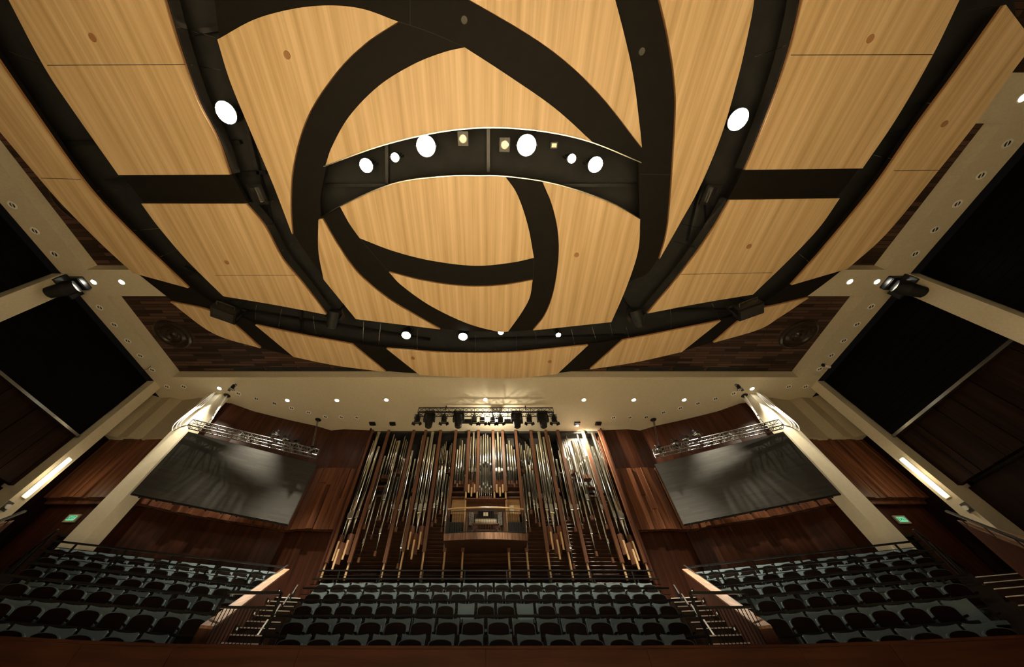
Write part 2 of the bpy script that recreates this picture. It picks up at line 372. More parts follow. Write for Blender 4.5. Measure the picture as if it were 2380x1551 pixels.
P_ = [
 ([[(505, 92), (600, 42), (720, 15), (830, 18), (925, 50)], [(925, 50), (850, 100), (780, 170), (715, 270), (682, 380), (675, 470), (679, 545)], [(679, 545), (635, 430), (580, 300), (535, 190), (505, 92)]],
  'light oak canopy panel shaped like a rounded sail at the upper left', [(667, 128)]),
 ([[(1080, 110), (1180, 175), (1290, 252), (1380, 333)], [(1380, 333), (1290, 310), (1190, 298), (1100, 298), (1000, 311), (880, 341), (756, 386)], [(756, 386), (772, 340), (812, 270), (880, 200), (960, 150), (1030, 122), (1080, 110)]],
  'light oak canopy panel with a pointed top just above the row of bright spotlights', []),
 ([[(900, -110), (1000, -52), (1092, 0), (1230, 81), (1321, 148), (1405, 232), (1492, 343)], [(1492, 343), (1486, 286), (1469, 161), (1430, 0), (1395, -110)], [(1395, -110), (900, -110)]],
  'light oak wedge panel at top centre, narrowing to a point beside the spotlight slot', []),
 ([[(1507, -110), (1534, 0), (1553, 84), (1568, 185), (1570, 286), (1553, 520), (1533, 603)], [(1533, 603), (1580, 520), (1627, 434), (1677, 313), (1716, 178), (1741, 67), (1753, 0), (1765, -110)], [(1765, -110), (1507, -110)]],
  'long light oak blade panel just left of the upper right spotlight', []),
 ([[(790, 480), (800, 474), (917, 425), (1035, 408.5), (1119, 407), (1173, 408.5)], [(1173, 408.5), (1203, 454), (1227, 525), (1241, 599.5)], [(1241, 599.5), (1187, 611), (1103, 618), (1002, 606), (915, 584), (836, 554)], [(836, 554), (812, 520), (790, 480)]],
  'large light oak panel directly below the spotlight slot', []),
 ([[(1260, 420), (1338, 440), (1422, 471), (1488, 509)], [(1488, 509), (1483, 584), (1456, 668), (1421, 749)], [(1421, 749), (1239, 768.6)], [(1239, 768.6), (1265, 735), (1285, 685), (1296.6, 618), (1298, 551), (1285, 483), (1260, 420)]],
  'tall light oak panel right of the curved dark band under the slot', [(1340, 593)]),
 ([[(904, 633), (969, 650), (1036, 661.7), (1103, 666.7), (1170, 663.4), (1238, 651.6)], [(1238, 651.6), (1231, 692), (1211, 729), (1181, 771)], [(1181, 771), (1157, 771), (1086, 752), (1002, 712), (935, 665), (904, 633)]],
  'small light oak leaf panel at the foot of the central disc', []),
 ([[(749, 509), (787, 574), (834, 638), (902, 695), (969, 735.6), (1022.6, 766)], [(1022.6, 766), (827, 742)], [(827, 742), (752, 650)], [(752, 650), (740, 584), (740, 510)], [(740, 510), (749, 509)]],
  'light oak panel with a curved inner side at the lower left of the disc', []),
]
gm = 'oak panels of the middle canopy ring'
MR = [
 ([[(-37, -110), (20, 0), (104, 158), (178, 269), (275, 407)], [(275, 407), (534, 406)], [(534, 406), (504, 323), (460, 239), (420, 128), (381, 0), (352, -110)], [(352, -110), (-37, -110)]], 'large light oak panel at the top left, left of the bright left spotlight', [(215, 87)]),
 ([[(328, 473.5), (571, 474)], [(571, 474), (615, 527), (655, 601), (702, 658), (759, 732)], [(759, 732), (638, 709), (519, 689)], [(519, 689), (437, 608), (370, 530), (328, 473.5)]], 'light oak panel at the left below the dark crossbar, beside the left hung box', [(527, 610)]),
 ([[(1885, -110), (1866, 0), (1842, 101), (1808, 208), (1768, 312), (1733, 395)], [(1733, 395), (2005, 391.6)], [(2005, 391.6), (2084, 275), (2165, 134), (2230, 0), (2280, -110)], [(2280, -110), (1885, -110)]], 'large light oak panel at the top right, right of the bright right spotlight', [(2023, 90)]),
 ([[(1697, 465), (1951.8, 461.5)], [(1951.8, 461.5), (1902, 532), (1832, 606), (1750, 685)], [(1750, 685), (1630, 705), (1505, 729)], [(1505, 729), (1581, 639), (1647, 549), (1697, 465)]], 'light oak panel at the right below the dark crossbar, beside the right hung box', [(1741, 573)]),
]
go = 'oak panels of the outer canopy ring'
OR = [
 ([[(-110, -30), (-40, 88), (0, 151), (188, 417), (302, 541), (437, 670)], [(437, 670), (309, 635)], [(309, 635), (235, 567), (168, 500), (121, 450), (0, 307), (-80, 210), (-140, 130)], [(-140, 130), (-110, -30)]], 'long narrow light oak panel running down the far left of the canopy', []),
 ([[(395, 702), (484, 722), (538, 752), (605, 810)], [(605, 810), (497, 776), (395, 702)]], 'pointed light oak leaf panel below the left hung box', []),
 ([[(593, 756), (700, 779), (817.6, 801)], [(817.6, 801), (896, 865)], [(896, 865), (780, 850), (682, 830)], [(682, 830), (593, 756)]], 'light oak panel of the outer ring below the left moving light', []),
 ([[(898, 811), (1036, 821), (1170, 821), (1271, 813), (1367, 803)], [(1367, 803), (1295, 870)], [(1295, 870), (1204, 879.5), (1103, 878.4), (975, 872)], [(975, 872), (898, 811)]], 'light oak panel at the front centre of the canopy above the organ', [(960, 833), (1278, 841)]),
 ([[(1676, 746), (1560, 770), (1447, 792)], [(1447, 792), (1372, 859)], [(1372, 859), (1480, 842), (1585, 818.5)], [(1585, 818.5), (1676, 746)]], 'light oak panel of the outer ring below the right moving light', []),
 ([[(1880, 693), (1812, 709), (1745, 728), (1659, 797)], [(1659, 797), (1762, 767), (1812, 738), (1880, 693)]], 'pointed light oak leaf panel below the right hung box', []),
 ([[(1840, 663), (1927, 565), (2038, 430), (2134, 292), (2219, 178), (2338, 11)], [(2338, 11), (2405, 100)], [(2405, 100), (2353, 168), (2272, 282), (2181, 397), (2059, 545), (1970, 625)], [(1970, 625), (1840, 663)]], 'long narrow light oak panel running down the far right of the canopy', [(2195, 288)]),
]
# dark carrier plates
ZP = HC + 0.10
disc = [[(480, -110), (492, 0), (505, 92), (535, 190), (580, 300), (635, 430), (679, 545), (740, 634)], [(740, 634), (752, 652), (827, 744)], [(827, 744), (1022, 767), (1100, 773), (1181, 774), (1239, 770), (1421, 751)], [(1421, 751), (1456, 668), (1505, 640), (1533, 603)], [(1533, 603), (1627, 434), (1716, 178), (1753, 0), (1765, -110)], [(1765, -110), (480, -110)]]
slot = [slot_up, [(1487, 377), (1489, 509)], slot_lo, [(743, 508), (742, 460), (756, 386)]]
dp = reflector('central oak and black ceiling disc with the curved slot of bright spotlights', disc, [slot])
for i, (segs, lab, cut) in enumerate(P_): panel(dp, segs, lab, 0.098, cut)
# bright rims on the slot
for q, s in enumerate((slot_up, slot_lo)):
    cv = catmull([pz(x, y, HC) for x, y in s], 8); mb = MB(); c = dp.location - Vector((0, 0, CZ))
    for a, b in zip(cv, cv[1:]): mb.bar(a - c + Vector((0, 0, -0.05)), b - c + Vector((0, 0, -0.05)), 0.025, 0.14)
    tag(obj('slot_rim', mb, 'chrome', dp), 'thin bright metal rim')
ring_l = [[(-37, -110), (20, 0), (104, 158), (178, 269), (275, 407)], [(275, 407), (328, 473.5)], [(328, 473.5), (370, 530), (437, 608), (519, 689)], [(519, 689), (638, 709), (759, 732)], [(759, 732), (702, 658), (655, 601), (615, 527), (571, 474)], [(571, 474), (534, 406)], [(534, 406), (504, 323), (460, 239), (420, 128), (381, 0), (352, -110)], [(352, -110), (-37, -110)]]
rl_ = reflector('left oak reflector of the middle ring, two large panels split by a black crossbar', ring_l)
ring_r = [[(2280, -110), (2230, 0), (2165, 134), (2084, 275), (2005, 391.6)], [(2005, 391.6), (1951.8, 461.5)], [(1951.8, 461.5), (1902, 532), (1832, 606), (1750, 685)], [(1750, 685), (1630, 705), (1505, 729)], [(1505, 729), (1581, 639), (1647, 549), (1697, 465)], [(1697, 465), (1733, 395)], [(1733, 395), (1768, 312), (1808, 208), (1842, 101), (1866, 0), (1885, -110)], [(1885, -110), (2280, -110)]]
rr_ = reflector('right oak reflector of the middle ring, two large panels split by a black crossbar', ring_r)
for i, (segs, lab, cut) in enumerate(MR): panel(rl_ if i < 2 else rr_, segs, lab, 0.098, cut, (segs[2], segs[1], segs[0], segs[3])[i])
og = [[(-110, -30), (0, 151), (188, 417), (302, 541), (437, 670), (530, 728), (593, 756)], [(593, 756), (700, 779), (817, 801), (900, 811), (1036, 821), (1170, 821), (1271, 813), (1367, 803), (1447, 792), (1560, 770), (1676, 746), (1745, 728)],
      [(1745, 728), (1840, 663), (1927, 565), (2038, 430), (2134, 292), (2219, 178), (2338, 11)], [(2338, 11), (2405, 100)], [(2405, 100), (2272, 282), (2059, 545), (1970, 625), (1880, 693), (1812, 738), (1762, 770), (1659, 799), (1585, 821)],
      [(1585, 821), (1480, 845), (1372, 861), (1295, 871), (1204, 879), (1103, 878), (975, 872), (896, 866), (780, 851), (682, 832), (605, 812), (497, 777), (395, 702), (309, 635)],
      [(309, 635), (235, 567), (168, 500), (121, 450), (0, 307), (-140, 130)], [(-140, 130), (-110, -30)]]
ro_ = reflector('curved outer oak ring of seven narrow panels around the whole canopy', og)
for i, (segs, lab, cut) in enumerate(OR): panel(ro_, segs, lab, 0.098, cut)
def lines(parent, L, z, nm='joint_line'):
    o_ = parent.location - Vector((0, 0, CZ))
    for pts in L:
        cv = catmull([pz(x, y, z) for x, y in pts], 5); mb = MB()
        for a, b in zip(cv, cv[1:]): mb.bar(a - o_, b - o_, 0.014, 0.006)
        obj(nm, mb, 'void', parent)
lines(dp, [[(953, -20), (953, 58)], [(925, 50), (1000, 75), (1080, 110)], [(836, 554), (904, 633)], [(1241, 600), (1239, 651)], [(1488, 405), (1569, 406)]], ZP - 0.002)
lines(rl_, [[(110, 152), (430, 150)], [(500, 640), (690, 640)]], HC - 0.002)
lines(rr_, [[(1838, 128), (2168, 127)], [(1583, 638), (1795, 634)]], HC - 0.002)
lines(ro_, [[(95, 414), (188, 417)], [(2078, 397), (2181, 396)]], HC - 0.002)
for (x, y, l) in ((1079, 47, 'small grey disc set in the dark band at the top centre'), (1491, 120, 'small grey disc set in the dark band left of the oak blade panel')):
    h = pz(x, y, ZP); tag(obj('sensor_disc', MB().lathe([(0, -0.03), (0.075, -0.03), (0.08, 0.0)], h, 20), 'greypan', loc=h), l, 'ceiling fitting', 'grey discs in the dark canopy bands')
# black sheet added so the canopy gaps read dark, with steel beams
pl = [pz(x, y, 11.35) for x, y in ((-80, 90), (10, 235), (150, 430), (265, 565), (370, 650), (480, 722), (600, 778), (700, 806), (880, 835), (1130, 850), (1390, 830), (1560, 796), (1690, 765), (1800, 715), (1900, 650), (1995, 565), (2115, 420), (2240, 260), (2365, 75), (2340, -150), (-120, -150))]
cpl = centroid(pl); cpl.z = 11.35
t = thing('gap_dark_sheet', 'black deck and steelwork above the canopy gaps, sheet added to darken them', 'ceiling void', cpl)
obj('sheet', MB().prism([(q.x - cpl.x, q.y - cpl.y) for q in pl], 0, 0.06), 'void', t)
for (a, b) in (((100, 130), (560, 60)), ((150, 330), (560, 330)), ((250, 420), (620, 400)), ((560, 720), (1000, 790)), ((700, 700), (700, 790)), ((1780, 330), (2230, 300)), ((1500, 720), (1700, 720)), ((1640, 440), (1650, 600)), ((760, 430), (1480, 430)), ((430, 620), (560, 690)), ((1960, 420), (2040, 330)), ((900, 330), (900, 480)), ((1135, 300), (1135, 400)), ((1090, 790), (1450, 780)), ((520, 60), (640, 560)), ((1720, 60), (1600, 560))):
    A = pz(*a, 11.2) - cpl; B = pz(*b, 11.2) - cpl
    obj('steel_beam', MB().bar(A, B, 0.1, 0.14), 'black', t)
# suspension wires bridging the gaps
wires = [((412, 63), (503, 88)), ((445, 151), (514, 163)), ((100, 150), (20, 120)), ((226, 444), (300, 433)), ((310, 535), (372, 531)), ((372, 597), (415, 580)), ((430, 645), (465, 625)),
         ((556, 470), (634, 468)), ((615, 528), (653, 511)), ((655, 583), (682, 565)), ((1752, 133), (1826, 106)), ((2142, 39), (2310, 15)), ((2030, 360), (2075, 370)), ((2090, 240), (2190, 240)),
         ((553, 700), (557, 735)), ((596, 710), (594, 742)), ((655, 718), (648, 760)), ((728, 735), (735, 776)), ((845, 748), (844, 799)), ((885, 752), (880, 805)), ((970, 765), (970, 812)), ((1105, 780), (1105, 818)), ((1150, 780), (1152, 818)), ((1200, 778), (1201, 816)), ((1243, 770), (1250, 808)), ((1328, 765), (1335, 800)), ((1376, 760), (1387, 796)), ((1418, 752), (1426, 790)), ((1455, 760), (1462, 785)), ((1558, 715), (1560, 762)), ((1655, 705), (1672, 745)), ((1565, 560), (1620, 575)), ((1580, 520), (1640, 532)), ((1857, 590), (1880, 610))]
for i, (a, b) in enumerate(wires):
    A = pz(*a, HC + 0.12); B = pz(*b, HC + 0.12); c = (A + B) / 2
    mb = MB().tube([A - c, (A - c) * 0.3 + Vector((0, 0, -0.03)), (B - c) * 0.4 + Vector((0, 0, -0.03)), B - c], 0.008, 6)
    x0 = (a[0] + b[0]) / 2; y0 = (a[1] + b[1]) / 2
    gap = 'between the disc and the front outer ring' if y0 > 690 else 'in the gap at the left' if x0 < CX else 'in the gap at the right'
    o = obj('tie_wire', mb, 'chrome'); o.location = c + Vector((0, 0, CZ))
    tag(o, f'thin steel tie wire spanning the canopy {gap}', 'wire', f'tie wires {gap}')

# ------------------------------------------------------------------ canopy spotlights
spots = [(525, 262, 0.26, 'bright canopy spotlight alone in the left gap', 1.7), (1716, 278, 0.26, 'bright canopy spotlight alone in the right gap', 1.7),
         (990, 340, 0.27, 'dazzling spotlight in the slot below the pointed panel, left one', 1), (1224, 338, 0.27, 'dazzling spotlight in the slot just right of the unlit round lenses', 1),
         (851, 385, 0.19, 'bright spotlight at the left end of the slot', 1), (1384, 383, 0.21, 'bright spotlight at the right end of the slot', 1),
         (918, 366, 0.12, 'small bright spotlight between the two left lamps of the slot', 0.3), (1329, 369, 0.12, 'small bright spotlight beside the lamp at the right slot end', 0.3),
         (944, 780, 0.18, 'bright front spotlight above the left edge of the centre outer panel', 0.6), (1076, 783, 0.18, 'bright front spotlight above the middle of the centre outer panel', 0.6),
         (1164, 773, 0.11, 'small front spotlight at the tip of the leaf panel', 0.3), (1298, 779, 0.10, 'small front spotlight furthest to the right', 0.3)]
for (x, y, r, lab, p) in spots:
    c = pz(x, y, HC + 0.06)
    t = thing('canopy_spotlight', lab, 'spotlight', c, group='lit spotlights of the canopy')
    obj('housing', MB().cyl((0, 0, 0.012), (0, 0, 0.42), r * 1.06, r * 0.8, 20), 'black', t)
    obj('hanger', MB().cyl((0, 0, 0.5), (0, 0, 0.9), 0.025, n=8), 'black', t)
    obj('yoke', MB().box((r + 0.03, 0, 0.25), (0.02, 0.05, 0.5)).box((-r - 0.03, 0, 0.25), (0.02, 0.05, 0.5)).box((0, 0, 0.5), (2 * r + 0.08, 0.05, 0.02)), 'black', t)
    obj('lens', MB().lathe([(0.0, -0.03), (r * 0.7, -0.022), (r, 0.0)], (0, 0, 0), 24), 'lamp', t, smooth=True)  # lens widened past its real size to take in the lamp's glare
    light('SPOT', 'beam', t, (0, 0, -0.05), P_SPOT * p, WARM, target=(-c.x * 0.022, -0.08 if y < 600 else -0.55, -1), size=0.12, angle=52 if y < 600 else 36, blend=0.8)
for (x, y, lab) in ((1076, 323, 'unlit round lens in a square plate near the middle of the slot'), (1173, 337, 'unlit round lens beside the right dazzling spotlight')):
    c = pz(x, y, HC + 0.1); t = thing('canopy_spotlight', lab, 'spotlight', c, group='unlit lenses in the slot')
    obj('mounting_plate', MB().box((0, 0, 0.04), (0.30, 0.36, 0.03)), 'black', t)
    obj('housing', MB().cyl((0, 0, 0.05), (0, 0, 0.35), 0.12, n=16), 'black', t)
    obj('lens', MB().lathe([(0, 0.0), (0.1, 0.005), (0.12, 0.02)], (0, 0, 0), 20), 'lensoff', t)
c = pz(1288, 338, HC + 0.1)
t = thing('canopy_spotlight', 'small square unlit lamp to the right in the slot', 'spotlight', c)
obj('housing', MB().box((0, 0, 0.1), (0.2, 0.16, 0.16)), 'black', t); obj('lens', MB().box((0, 0, 0.01), (0.14, 0.10, 0.02)), 'lensoff', t)
# catwalk ledges with bright strips in the side gaps
for (x, y, xs, side) in ((592, 455, (585, 437, 600, 472), 'left'), (1656, 452, (1665, 437, 1650, 472), 'right')):
    c = pz(x, y, HC + 0.05); t = thing('cable_tray', f'black bracket with a bright metal strip in the {side} gap beside the crossbar', 'bracket', c, group='brackets in the side gaps')
    A = pz(xs[0], xs[1], HC) - c; B = pz(xs[2], xs[3], HC) - c; A.z = B.z = 0
    d = (B - A).normalized()
    obj('tray', MB().bar(A * 1.35 + Vector((0, 0, 0.09)), B * 1.35 + Vector((0, 0, 0.09)), 0.5, 0.06), 'black', t)
    obj('metal_strip', MB().bar(A, B, 0.16, 0.08), 'chrome', t)
# ------------------------------------------------------------------ ceiling ring diffusers
for (cx_, cy_, lab) in ((-14.94, 8.7, 'round dark ringed ceiling rose in the brown boards at the left'), (14.94, 8.7, 'round dark ringed ceiling rose in the brown boards at the right'),
                      (-14.94, 2.76, 'dark ceiling rose half hidden behind the long left canopy panel')):
    t = thing('ceiling_rose', lab, 'ceiling fitting', (cx_, cy_, HS + 0.45), group='round roses in the brown ceiling')
    obj('outer_ring', MB().lathe([(0.56, -0.02), (0.6, -0.09), (0.72, -0.11), (0.80, -0.06), (0.82, 0.0)], (0, 0, 0), 40), 'ring', t, smooth=True)
    obj('inner_ring', MB().lathe([(0.30, -0.02), (0.33, -0.08), (0.43, -0.10), (0.50, -0.05), (0.56, -0.02)], (0, 0, 0), 40), 'ring', t, smooth=True)
    obj('centre_boss', MB().lathe([(0.0, -0.11), (0.10, -0.10), (0.16, -0.04), (0.22, -0.07), (0.30, -0.02)], (0, 0, 0), 32), 'ring', t, smooth=True)
# ventilation slots at the front of the brown boards
for i, (x0, x1) in enumerate(((543, 613), (622, 690), (699, 769), (779, 840), (1487, 1555), (1484 + 80, 1636), (1644, 1714), (1410, 1476))):
    a = pz(x0, 858, HS + 0.44); b = pz(x1, 858, HS + 0.44); c = (a + b) / 2
    side = 'left' if c.x < 0 else 'right'
    t = thing('vent_slot', f'long black vent slot in the {side} front edge of the brown ceiling boards', 'vent', c, group=f'{side} vent slots of the brown ceiling')
    obj('slot_liner', MB().box((0, 0, 0.0), (b.x - a.x, 0.22, 0.03)), 'void', t)
    obj('slot_frame', MB().box((0, 0.12, -0.01), (b.x - a.x + 0.04, 0.02, 0.03)).box((0, -0.12, -0.01), (b.x - a.x + 0.04, 0.02, 0.03)), 'ring', t)

# ------------------------------------------------------------------ downlights in the beige soffit
lit = [(510, 903), (668, 931), (783, 931), (898, 930), (1128, 929), (1357, 930), (1473, 930), (1590, 930), (1748, 904)]
for i, (x, y) in enumerate(lit):
    c = pz(x, y, HS); t = thing('recessed_downlight', f'glowing downlight in the front soffit, {ORD[i]} of nine from the left', 'downlight', c, group='lit downlights of the front soffit')
    obj('trim_ring', MB().lathe([(0.095, 0.0), (0.10, -0.012), (0.125, -0.012), (0.13, 0.0)], (0, 0, 0), 20), 'whitetrim', t)
    obj('lens', MB().lathe([(0.0, -0.010), (0.095, -0.004)], (0, 0, 0), 20), 'lamp', t)
    light('SPOT', 'beam', t, (0, 0, -0.03), P_DOWN * (0.35 if i in (0, 8) else 0.5 if i in (1, 7) else 1.15), WARM, target=(0, 0.0, -1), size=0.08, angle=58, blend=1.0)
for (x, y, lab) in ((218, 656, 'glowing downlight nearest the left moving light on the left crossbeam'), (283, 656, 'glowing downlight nearer the canopy on the left crossbeam'), (1975, 655, 'glowing downlight nearer the canopy on the right crossbeam'), (2038, 655, 'glowing downlight nearest the right moving light on the right crossbeam'), (2376, 228, 'glowing downlight at the right picture edge')):
    c = pz(x, y, HS); t = thing('recessed_downlight', lab, 'downlight', c, group='lit downlights of the crossbeams')
    obj('trim_ring', MB().lathe([(0.095, 0.0), (0.10, -0.012), (0.125, -0.012), (0.13, 0.0)], (0, 0, 0), 20), 'whitetrim', t)
    obj('lens', MB().lathe([(0.0, -0.010), (0.095, -0.004)], (0, 0, 0), 20), 'lamp', t)
    light('SPOT', 'beam', t, (0, 0, -0.03), 260, WARM, target=(0, 0, -1), size=0.08, angle=70, blend=0.9)
sideL = [(29, 477), (81, 537), (127, 591), (232, 715), (265.5, 755), (297, 792.6), (326, 827), (353.6, 860)]
frontL = [(388, 899), (427, 899), (554, 915), (596, 927), (638, 938), (678, 949), (717, 959), (756, 969), (793, 970), (830, 971)]
sideR = [(2341, 334), (2280, 408), (2225, 474), (2173, 534), (2127, 590), (2025, 713), (1992, 754), (1961, 792), (1932, 826), (1905, 858)]
frontR = [(1872, 899), (1833, 899), (1705, 915), (1663, 927), (1622, 938), (1581, 949), (1542, 959), (1502, 970), (1464, 971), (1426, 971)]
for L, nm in ((sideL, 'left side soffit, counting from the camera'), (sideR, 'right side soffit, counting from the camera'), (frontL, 'front soffit left half, counting from the corner'), (frontR, 'front soffit right half, counting from the corner')):
    for i, (x, y) in enumerate(L):
        c = pz(x, y, HS); t = thing('recessed_downlight', f'unlit white-ringed downlight, {ORD[i]} in the {nm}', 'downlight', c, rz=0.4 if x < CX else -0.4, group='unlit downlights of the soffits')
        obj('trim_ring', MB().lathe([(0.085, 0.0), (0.09, -0.016), (0.135, -0.016), (0.14, 0.0)], (0, 0, 0), 20), 'whitetrim', t)
        obj('baffle', MB().lathe([(0.0, -0.004), (0.088, -0.004)], (0, 0, 0), 20), 'black', t)
        obj('crossbar', MB().box((0, 0, -0.01), (0.03, 0.17, 0.008)), 'whitetrim', t)
# square recessed fittings
for i, (x, y) in enumerate(((866, 984), (913, 984), (1341, 984), (1390, 984))):
    c = pz(x, y, HS); l = ('black square fitting left of the centre truss, outer one', 'black square fitting left of the centre truss, inner one', 'lit square fitting washing the soffit right of the centre truss', 'black square fitting right of the centre truss, outer one')[i]
    t = thing('square_fitting', l, 'ceiling lamp', c, group='square fittings beside the centre truss')
    obj('housing', MB().box((0, 0, -0.04), (0.34, 0.26, 0.08)), 'black', t, bevel=0.01)
    obj('bracket', MB().box((0, 0.05, -0.10), (0.14, 0.10, 0.05)), 'alu', t)
    if i == 2:
        obj('lens', MB().box((0, 0.06, -0.13), (0.13, 0.10, 0.02)), 'lamp', t)
        light('SPOT', 'beam', t, (0.0, 0.2, -0.25), 2600, WARM, target=(0.5, 0.8, -1.0), size=0.05, angle=150, blend=0.9)
# small soffit fittings
for (x, y, lab) in ((350, 852, 'thin dark wire bracket on the left corner of the soffit'),):
    c = pz(x, y, HS); tag(obj('wire_bracket', MB().tube([(c.x, c.y, c.z), (c.x, c.y, c.z - 0.2), (c.x - 0.35, c.y + 0.1, c.z - 0.2), (c.x - 0.35, c.y + 0.1, c.z - 0.32)], 0.012), 'black', loc=c), lab, 'bracket')
def camera_fit(c, lab, tgt):
    t = thing('ceiling_camera', lab, 'camera', c)
    obj('bracket', MB().box((0, 0, -0.05), (0.12, 0.12, 0.1)), 'black', t)
    obj('camera_body', MB().cyl((-0.02, 0, -0.12), (0.2, 0.02, -0.2), 0.075, 0.06, 14), 'whitetrim', t)
    obj('lens', MB().cyl((-0.06, 0, -0.11), (-0.02, 0, -0.12), 0.05, n=12), 'black', t)
camera_fit(pz(1912, 847, HS), 'small white security camera under the right corner of the soffit', None)

# ------------------------------------------------------------------ moving lights
def moving_head(loc, lab, grp, s=1.0, aim=(0, -0.5, -1), lens='dark', hang=0):
    t = thing('moving_light', lab, 'stage light', loc, group=grp)
    a = Vector(aim).normalized()
    if hang: obj('hanger', MB().cyl((0, 0, 0), (0, 0, hang), 0.03, n=8), 'black', t)
    obj('base', MB().box((0, 0, -0.07 * s), (0.42 * s, 0.34 * s, 0.14 * s)), 'black', t, bevel=0.015 * s)
    side = a.cross(Vector((0, 0, 1))).normalized() if abs(a.z) < 0.99 else Vector((1, 0, 0))
    mb = MB()
    hc = Vector((0, 0, -0.42 * s))
    for k in (-1, 1):
        mb.bar(side * k * 0.2 * s + Vector((0, 0, -0.12 * s)), side * k * 0.2 * s + hc, 0.06 * s, 0.16 * s)
    obj('yoke', mb, 'black', t, bevel=0.008 * s)
    h = MB().cyl(hc - a * 0.26 * s, hc - a * 0.02 * s, 0.15 * s, 0.17 * s, 16).cyl(hc - a * 0.02 * s, hc + a * 0.24 * s, 0.165 * s, 0.13 * s, 16)
    hd = obj('head', h, 'matblack', t, smooth=True)
    obj('lens', MB().cyl(hc + a * 0.241 * s, hc + a * 0.265 * s, 0.10 * s, n=16), lens, hd)
    obj('cover_strip', MB().bar(hc - a * 0.2 * s + side.cross(a) * 0.155 * s, hc + a * 0.18 * s + side.cross(a) * 0.15 * s, 0.12 * s, 0.03 * s), 'greypan', hd)
    return t
g = 'moving lights hanging around the canopy'
moving_head(pz(186, 656, HS), 'black moving light on the left crossing of the soffit beams', g, 1.6, (-1.0, 0.05, -0.8))
moving_head(pz(2072, 655, HS), 'black moving light on the right crossing of the soffit beams', g, 1.6, (1.0, 0.05, -0.8))
moving_head(pz(785, 728, 10.2), 'black moving light hanging in the left corner of the front gap', g, 1.2, (-0.2, 0.9, -0.6), hang=1.15)
moving_head(pz(1470, 724, 10.2), 'black moving light hanging in the right corner of the front gap', g, 1.2, (0.4, 0.9, -0.6), hang=1.15)
for (x, y, sx, side) in ((524, 724, -1, 'left'), (1740, 716, 1, 'right')):  # hung projector boxes in the front gap
    c = pz(x, y, HC - 0.32); t = thing('hung_projector', f'black box loudspeaker hung in the {side} front gap of the canopy', 'projector', c, rz=sx * R(28) * -1, group='black boxes in the front gap')
    obj('cabinet', MB().box((0, 0.1, 0.05), (0.85, 0.55, 0.42)), 'black', t, bevel=0.02)
    obj('grille', MB().box((0, 0.1, -0.17), (0.75, 0.45, 0.02)), 'dark', t)
    obj('bracket', MB().box((0.46, 0.1, 0.2), (0.03, 0.1, 0.6)).box((-0.46, 0.1, 0.2), (0.03, 0.1, 0.6)).box((0, 0.1, 0.5), (0.95, 0.1, 0.03)).cyl((0.2, 0.1, 0.5), (0.2, 0.1, 1.25), 0.015, n=6).cyl((-0.2, 0.1, 0.5), (-0.2, 0.1, 1.25), 0.015, n=6).tube([(0.3, -0.2, 0.0), (0.3, -0.36, 0.0), (-0.3, -0.36, 0.0), (-0.3, -0.2, 0.0)], 0.018), 'alu', t)
# ------------------------------------------------------------------ trusses
def truss(name, lab, A, B, s=0.3, m='black', grp=None, bays=12, hang=0):
    A = Vector(A); B = Vector(B); t = thing(name, lab, 'lighting truss', A, group=grp)
    d = (B - A).normalized(); n = Vector((0, 0, 1)).cross(d).normalized() * s; u = Vector((0, 0, s)); Ld = B - A
    for k, (o_) in enumerate((Vector((0, 0, 0)), n, u, n + u)):
        obj('chord', MB().cyl(o_, o_ + Ld, 0.025, n=8), m, t)
    mb = MB()
    for i in range(bays):
        p = Ld * i / bays; q = Ld * (i + 0.5) / bays; r = Ld * (i + 1) / bays
        for a_, b_ in ((Vector(), n), (Vector(), u), (n, n + u), (u, n + u)):
            mb.cyl(p + a_, q + b_, 0.012, n=6, caps=False); mb.cyl(q + b_, r + a_, 0.012, n=6, caps=False)
        mb.cyl(p, p + n, 0.014, n=6); mb.cyl(p, p + u, 0.014, n=6); mb.cyl(p + n, p + n + u, 0.014, n=6)
    mb.cyl(Ld, Ld + n, 0.014, n=6); mb.cyl(Ld, Ld + u, 0.014, n=6)
    obj('lacing', mb, m, t)
    if hang:
        for f_ in (0.2, 0.8): obj('hanger', MB().bar(Ld * f_ + n / 2 + u, Ld * f_ + n / 2 + Vector((0, 0, hang)), 0.05), m, t)
    return t
truss('lighting_truss', 'black box truss hanging below the soffit in front of the organ', (-3.63, 13.1, 11.0), (3.63, 13.1, 11.0), 0.32, 'black', None, 12, hang=0.6)
for k, x in enumerate((-2.95, -1.42, 1.62, 2.98)):
    moving_head((x, 13.12, 10.98), f'black moving light under the centre truss, {ORD[k]} from the left', 'moving lights under the centre truss', 1.3, (0.0, 0.25, -1))
